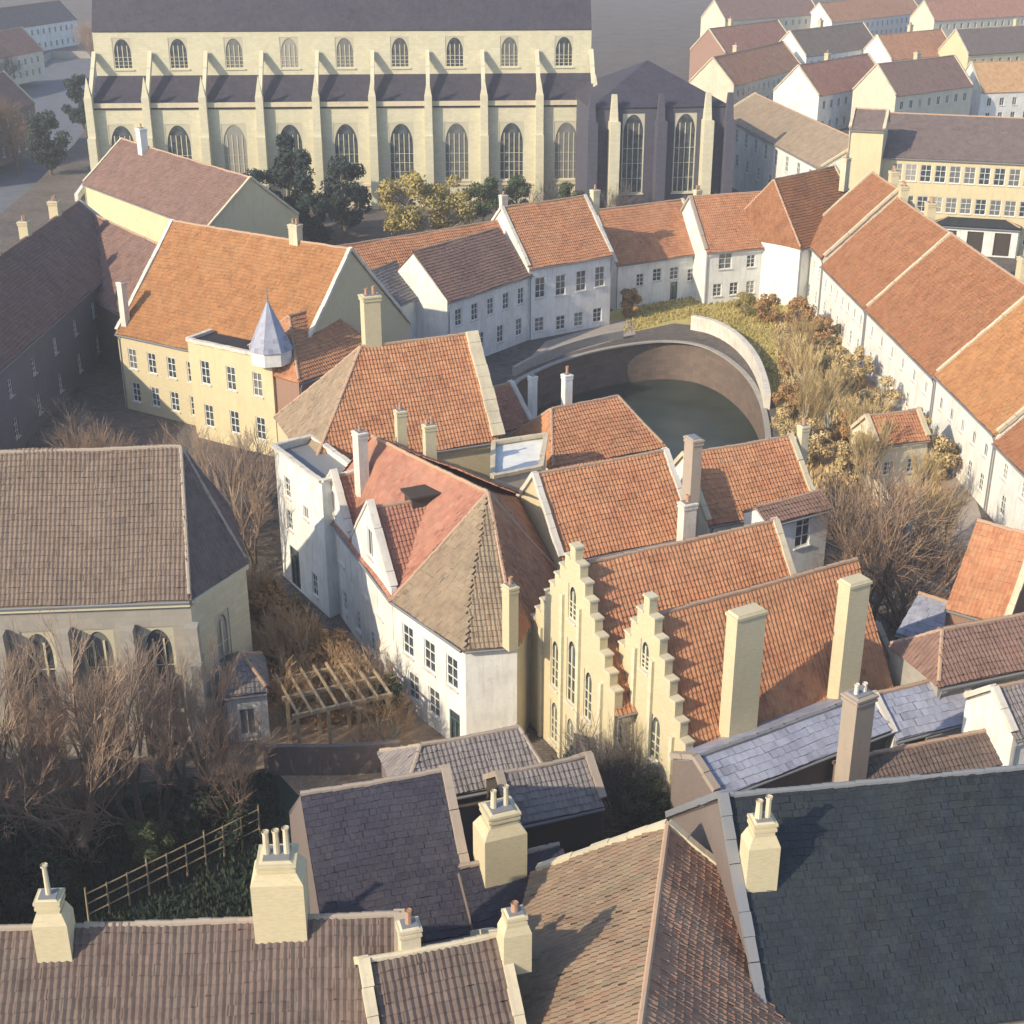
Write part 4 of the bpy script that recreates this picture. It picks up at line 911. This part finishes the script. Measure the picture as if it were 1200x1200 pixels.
for a in [
    ('pale', 96, 985, 15, 'tall bare tree with pale trunk in front of the long chapel wall'),
    ('thin', 20, 960, 13, 'bare brown tree at the left edge in front of the chapel'),
    ('thin', 165, 985, 13, 'bare tree before the chapel buttresses, right of the pale trunked tree'),
    ('thin', 232, 960, 11.5, 'reddish brown bare tree hiding the chapel corner'),
    ('thin', 60, 1015, 12, 'thin bare tree in the dark garden just right of the leftmost one'),
    ('thin', 125, 945, 10, 'slender bare tree between the pale trunk and the chapel wall'),
    ('thin', 275, 975, 8, 'small bare tree below the grey roofed annexe'),
    ('bare', 140, 600, 9, 'bare tree behind the chapel ridge, below the left corner of the turret house'),
    ('thin', 195, 615, 9.5, 'bare tree behind the chapel ridge below the turret house windows'),
    ('grey', 242, 640, 11, 'greyish bare tree rising behind the chapel hip'),
    ('thin', 285, 680, 13, 'tall bare tree between the chapel hip and the shaded white block'),
    ('gold', 305, 760, 7, 'bare tree in the lane at the chapel apse'),
    ('grey', 300, 600, 8.5, 'bare tree under the yellow bay of the turret house'),
    ('grey', 90, 560, 8, 'bare tree half hidden behind the left of the chapel ridge'),
    ('bare', 1018, 735, 14, 'big rounded bare brown tree right of the canal houses'),
    ('grey', 1062, 740, 12, 'greyish bare tree next to the big rounded brown one'),
    ('bare', 985, 640, 7, 'low bare tree behind the white gabled wing'),
    ('bare', 1160, 905, 9, 'pinkish bare tree before the plain rendered wall at the right edge'),
    ('evergreen', 302, 285, 10.5, 'dark evergreen tree above the golden roof, left of its clump'),
    ('evergreen', 350, 278, 13, 'tallest dark evergreen tree in front of the church'),
    ('evergreen', 405, 278, 11.5, 'dark evergreen tree at the right of its clump before the church'),
    ('evergreen', 372, 292, 8, 'lower dark evergreen tree in front of its clump'),
    ('conifer', 340, 262, 15, 'thin dark conifer spire poking above the evergreens'),
    ('yellow', 478, 288, 10.5, 'yellowish willow tree before the church windows'),
    ('yellow', 524, 284, 9.5, 'second yellowish willow tree, nearer the dull brown roof'),
    ('green', 566, 268, 8, 'small green tree at the foot of the church above the canal house'),
    ('green', 606, 262, 7, 'green tree against a pale church buttress'),
    ('grey', 640, 262, 8.5, 'grey bare tree before the right end of the church'),
    ('green', 668, 262, 6.5, 'bushy green tree at the corner of the church and dark chapel block'),
    ('grey', 720, 268, 8, 'grey bare tree at the foot of the dark chapel block'),
    ('poplar', 950, 475, 7, 'pale upright poplar in the canal garden, first from the curved wall'),
    ('poplar', 972, 505, 7.5, 'pale upright poplar in the middle of the canal garden'),
    ('poplar', 1000, 545, 7, 'pale upright poplar above the small cream garden house'),
    ('poplar', 940, 520, 7.5, 'pale poplar nearest the canal bend'),
    ('poplar', 1100, 640, 6, 'pale poplar at the lower end of the long white row'),
    ('rust', 900, 378, 3.6, 'rust coloured shrub at the top of the canal garden'),
    ('rust', 934, 392, 4.2, 'rust coloured shrub against the corner of the white terrace'),
    ('rust', 930, 440, 4.0, 'rusty shrub just outside the curved pale wall'),
    ('rust', 962, 405, 3.4, 'small rusty shrub beside the path of the white row'),
    ('rust', 925, 490, 3.6, 'rusty shrub between the wall and the pale poplars'),
    ('dry', 975, 440, 4.6, 'straw coloured shrub beside the white row, upper end'),
    ('dry', 950, 545, 4.4, 'straw coloured shrub above the half shaded roof'),
    ('dry', 1030, 490, 4.6, 'straw coloured shrub touching the white row, middle'),
    ('dry', 1000, 570, 4.8, 'straw coloured shrub left of the cream garden house'),
    ('dry', 1092, 560, 5, 'straw coloured shrub right of the cream garden house'),
    ('dry', 1070, 520, 3.6, 'straw coloured shrub behind the cream garden house'),
    ('yellow', 872, 372, 3.2, 'small yellow bush on the lawn above the curved wall'),
    ('rust', 738, 372, 3.4, 'rusty shrub at the corner of the white house and low terrace'),
    ('rust', 762, 352, 2.6, 'low rusty shrub under the low terrace windows'),
    ('green', 836, 352, 2.4, 'small green bush under the terrace corner house'),
    ('gold', 385, 830, 5, 'sunlit golden bare tree in the middle of the yard'),
    ('gold', 335, 850, 5, 'sunlit golden bare tree at the left of the timber frame'),
    ('gold', 455, 880, 4.5, 'sunlit golden bare tree at the right end of the sandy yard'),
    ('dry', 925, 415, 3.8, 'straw coloured shrub outside the top of the curved wall'),
    ('dry', 945, 470, 4.4, 'straw coloured shrub amid the pale poplars, canal side'),
    ('dry', 985, 405, 3.6, 'straw coloured shrub at the head of the garden path'),
    ('dry', 1000, 455, 4.4, 'straw coloured shrub amid the pale poplars, terrace side'),
    ('dry', 925, 520, 4.2, 'straw coloured shrub at the end of the curved wall'),
    ('rust', 990, 530, 3.8, 'rusty shrub above the cream garden house'),
    ('rust', 1045, 545, 3.4, 'rusty shrub in front of the cream garden house'),
    ('poplar', 935, 450, 8, 'pale upright tree beside the middle of the curved wall'),
    ('poplar', 1018, 585, 7, 'pale upright tree below the cream garden house'),
    ('poplar', 1078, 600, 6, 'pale upright tree near the foot of the white row'),
    ('rust', 322, 765, 5, 'orange brown shrub in the lane below the shaded white block'),
    ('gold', 352, 800, 6.5, 'bare shrubby tree in the yard under the first pointed gable'),
    ('rust', 392, 800, 3.8, 'orange brown shrub at the foot of the white facade'),
    ('gold', 425, 845, 5.5, 'bare shrubby tree beside the timber frame in the yard'),
    ('green', 455, 842, 3, 'dark green bush at the foot of the white facade'),
    ('grey', 690, 965, 7.5, 'grey shrubby tree below the larger stepped gable'),
    ('grey', 735, 962, 7.5, 'grey shrubby tree below the gap between the stepped gables'),
    ('grey', 782, 965, 7, 'grey shrubby tree below the smaller stepped gable'),
    ('green', 760, 985, 4, 'dull green bush before the grey shrubby trees'),
    ('green', 180, 1020, 3.4, 'dark bush in the middle of the shaded garden'),
    ('hedge', 250, 985, 3, 'low wide dark hedge bush at the back of the garden'),
    ('hedge', 60, 1060, 3, 'low wide dark hedge bush behind the small lit chimney'),
    ('bare', 20, 190, 13, 'bare tree beside the water at the top left corner'), ('evergreen', 60, 205, 11, 'dark tree overhanging the water at the top left'),
    ('evergreen', 98, 150, 11, 'dark tree by the far end of the pale quay wall'),
    ('grey', 160, 235, 9, 'grey bare tree left of the dull red roof and the church end')]:
    tree(a[0], a[1], a[2], a[3], a[4], cat='shrub' if a[0] in ('rust', 'dry', 'hedge') else 'tree')

# timber frame in the yard
f0 = at(352, 890); fx = (at(470, 862) - f0).normalized(); fy = V((-fx.y, fx.x, 0))
t = root('timber_frame', 'light timber pergola frame standing in the sandy yard', 'pergola', f0)
for i in range(4):
    for j in range(3):
        p = fx * i * 1.9 + fy * j * 2.2; m = MB(); m.box((p.x, p.y, -.2), .2, .2, 3.2, .3); m.obj('post', 'timber', t)
for j in range(3):
    a = fy * j * 2.2; m = MB(); m.beam((a.x - fx.x * .3, a.y - fx.y * .3, 3.08), (a.x + fx.x * 6.0, a.y + fx.y * 6.0, 3.08), .2, .24); m.obj('beam', 'timber', t)
for i in range(8):
    a = fx * i * .82; m = MB(); m.beam((a.x - fy.x * .4, a.y - fy.y * .4, 3.29), (a.x + fy.x * 4.9, a.y + fy.y * 4.9, 3.29), .12, .16); m.obj('rafter', 'timber', t)
# wire and post fence in the garden
f0 = at(105, 1085); f1 = at(305, 985); d_ = f1 - f0; t = root('garden_fence', 'rough pole fence running diagonally across the dark garden', 'fence', f0); N = 9
for i in range(N + 1):
    p = d_ * i / N; m = MB(); m.tube((p.x, p.y, -.2), (p.x + .05, p.y, 2.1 + .3 * (i % 3 == 0)), .07, .05, 6); m.obj('post', 'timber', t)
for z in (.7, 1.35, 1.95): m = MB(); m.tube((0, 0, z), (d_.x, d_.y, z + .1), .04, .035, 5); m.obj('rail', 'timber', t)
# yard walls
def fwall(label, pts, h_, mat, z=0, th=.35):
    o = ribbon('garden_wall', px_poly(pts), z, h_, mat, th); tag(o, label, 'wall')
fwall('brick garden wall closing the sandy yard towards the slate roof', [(312, 905), (400, 905), (470, 900)], 2.0, 'brick_brown')
fwall('low cream wall between the rusty garden and the long white row', [(1010, 560), (1040, 600), (1070, 640)], 1.6, 'plaster_cream')
fwall('white garden wall under the orange roof at the right', [(1060, 700), (1150, 745)], 2.2, 'plaster_white')
# fine ground cover
def scatter(name, poly, n_, mat, hmin, hmax, wd, seed):
    rs = random.Random(seed); xs = [p.x for p in poly]; ys = [p.y for p in poly]; m = MB(); K = len(poly); c = 0
    while c < n_:
        x, y = rs.uniform(min(xs), max(xs)), rs.uniform(min(ys), max(ys)); ins = False
        for i in range(K):
            a, b = poly[i], poly[(i + 1) % K]
            if (a.y > y) != (b.y > y) and x < (b.x - a.x) * (y - a.y) / (b.y - a.y) + a.x: ins = not ins
        if not ins: continue
        c += 1; h_ = rs.uniform(hmin, hmax); a = rs.uniform(0, 3.14); q = wd * rs.uniform(.5, 1.4); dx, dy = math.cos(a) * q, math.sin(a) * q
        m.poly([(x - dx, y - dy, 0), (x + dx, y + dy, 0), (x + rs.uniform(-.1, .1), y + rs.uniform(-.1, .1), h_)])
    o = m.obj(name, mat); o['kind'] = 'stuff'; o['label'] = {'leaf_dark': 'dark grass and weeds of the shaded garden', 'leaf_yellow': 'rough yellow grass on the canal lawn', 'leaf_dry': 'tall straw coloured grass between the curved wall and the white row', 'leaf_rust': 'rusty undergrowth and fallen leaves in the lane and yard'}[mat]; return o
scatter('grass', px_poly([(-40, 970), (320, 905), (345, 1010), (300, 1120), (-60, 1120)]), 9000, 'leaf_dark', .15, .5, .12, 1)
scatter('grass', px_poly([(728, 392), (745, 350), (830, 347), (925, 347), (1000, 420), (1010, 520), (915, 520), (912, 470), (886, 408), (835, 376), (790, 375)]), 9000, 'leaf_yellow', .1, .45, .12, 2)
scatter('undergrowth', px_poly([(300, 700), (345, 700), (470, 830), (420, 850), (345, 850), (300, 800)]), 3500, 'leaf_rust', .1, .5, .15, 3)

# ================================================================== the town going on beyond
bgs = [
    (860, 100, 940, 78, 'tile_orange', 'plaster_cream', 'far house with orange roof behind the long pale hall'),
    (960, 112, 1040, 96, 'tile_red', 'plaster_white', 'far house with red roof behind the yellow gable tower'),
    (1050, 112, 1140, 100, 'tile_dull', 'plaster_cream', 'far house with dull roof directly above the public building'),
    (1150, 108, 1260, 104, 'tile_yellow', 'plaster_white', 'far house with yellowish roof behind the right end of the public building'),
    (850, 62, 930, 50, 'tile_red', 'brick_red', 'distant red roofed house right of the dark chapel block'),
    (945, 66, 1030, 54, 'tile_pale', 'plaster_white', 'distant pale roofed house in the second far row'),
    (1045, 70, 1120, 62, 'tile_orange', 'plaster_white', 'distant orange roofed house in the second far row'),
    (1135, 64, 1250, 56, 'tile_brown', 'plaster_yellow', 'distant brown roofed house in the second far row'),
    (850, 24, 960, 16, 'tile_dull', 'plaster_cream', 'dim house at the top of the picture right of the church'),
    (975, 26, 1080, 14, 'tile_orange', 'plaster_white', 'orange house at the top of the picture near the middle right'),
    (1095, 24, 1230, 16, 'tile_red', 'plaster_cream', 'red house at the top right corner of the picture'),
    (-60, 150, 40, 120, 'tile_dull', 'brick_brown', 'dark roofed house beyond the water at the left edge'),
    (-60, 80, 50, 58, 'tile_red', 'plaster_cream', 'far red roofed house at the top left corner'),
    (-30, 40, 90, 22, 'tile_brown', 'plaster_white', 'far brown roofed house near the end of the water')]
for i, (x0, y0, x1, y1, rf, wl, lb) in enumerate(bgs):
    ze = 7 + (i % 3); A_, B_ = at(x0, y0, ze), at(x1, y1, ze); wv_ = 5.5; 
    h = house('town_house', lb, 'house', A_, B_, wv_, ze, ze + 5.6, roof=rf, wall=wl, cop=('coping_cream', 1, 1), tiles=False, gut=False, wins={0: [S(max(3, int((B_ - A_).length / 3.2)), ze - 3, 1.1, 1.7, 'small'), S(max(3, int((B_ - A_).length / 3.2)), .9, 1.1, 1.7, 'small')]})
    p = h.R0.lerp(h.R1, .3 + .1 * (i % 4)); x_, y_, _ = proj(p); h.chimney(x_, y_, p.z - .3, y_ - 9, ppm(p) * 1.3, 'brick_yellow', pots=2); h.done()
for i, (x, y, hh) in enumerate([(880, 140, 9), (990, 95, 9), (1070, 125, 9), (1190, 120, 9), (900, 44, 10), (1010, 40, 10), (1110, 44, 10), (1180, 40, 9), (110, 70, 12), (10, 100, 11)]):
    tree(['grey', 'green', 'bare'][i % 3], x, y, hh, ['far tree just behind the long pale hall', 'far tree among roofs above the yellow tower', 'far tree above the public building, left part', 'far tree above the public building, right part', 'distant tree near the top right of the dark chapel block', 'distant tree between far rows of roofs, centre right', 'distant tree between far rows of roofs, right', 'distant tree between far rows of roofs at the right edge', 'far tree left of the church roof', 'far tree at the upper left edge beyond the water'][i])

scatter('dry_grass', px_poly([(905, 385), (945, 360), (1100, 560), (1110, 630), (1000, 630), (930, 575), (915, 470)]), 7000, 'leaf_dry', .15, .7, .14, 4)

# thin winter haze over the roofs
m = MB(); m.box((0, 900, -7), 2600, 2300, 62); o = m.obj('haze', 'plaster_white'); o['kind'] = 'stuff'; o['label'] = 'thin pale winter haze lying over the town'
hm = bpy.data.materials.new('haze'); hm.use_nodes = True; t_ = hm.node_tree; t_.nodes.clear(); pv = t_.nodes.new('ShaderNodeVolumePrincipled'); mo = t_.nodes.new('ShaderNodeOutputMaterial')
pv.inputs['Color'].default_value = (.93, .94, 1, 1); pv.inputs['Density'].default_value = .0004; pv.inputs['Anisotropy'].default_value = 0.0
t_.links.new(pv.outputs[0], mo.inputs['Volume']); o.data.materials.clear(); o.data.materials.append(hm)
# streets going on just outside the picture
def plain(A_, B_, ze, wv_, rf, wl, lb):
    A_ = V((*A_, 0)); B_ = V((*B_, 0)); n_ = max(3, int((B_ - A_).length / 3.0))
    h = house('town_house', lb, 'house', A_, B_, wv_, ze, ze + wv_ * .95, roof=rf, wall=wl, cop=('coping_cream', 1, 1), tiles=False, wins={0: [S(n_, ze - 3, 1.1, 1.7, 'sash'), S(n_, .9, 1.1, 1.8, 'sash')]})
    p = h.R0.lerp(h.R1, .35); x_, y_, _ = proj(p); h.chimney(x_, y_, p.z - .3, y_ - 14, ppm(p) * 1.3, 'brick_yellow', pots=2); h.done()
plain((36, 62), (52, 66), 8, 5, 'tile_orange', 'plaster_cream', 'orange roofed house beyond the right edge, near the white row')
plain((34, 44), (52, 47), 8, 5.5, 'tile_dull', 'brick_red', 'dull red roofed brick house beyond the right edge')
plain((60, 110), (62, 84), 8, 6, 'tile_red', 'plaster_white', 'white house beyond the right edge behind the long row')
plain((60, 150), (62, 118), 8, 6, 'tile_terrace', 'plaster_cream', 'cream terrace beyond the right edge below the public building')
plain((58, 70), (76, 74), 9, 5.5, 'tile_brown', 'plaster_cream', 'brown roofed house far outside the right edge')
plain((-44, 52), (-30, 50), 8, 5, 'tile_red', 'brick_red', 'red roofed house beyond the left edge beside the chapel')
plain((-40, 34), (-24, 33), 8, 5, 'tile_dull', 'brick_brown', 'dull roofed house beyond the lower left corner')
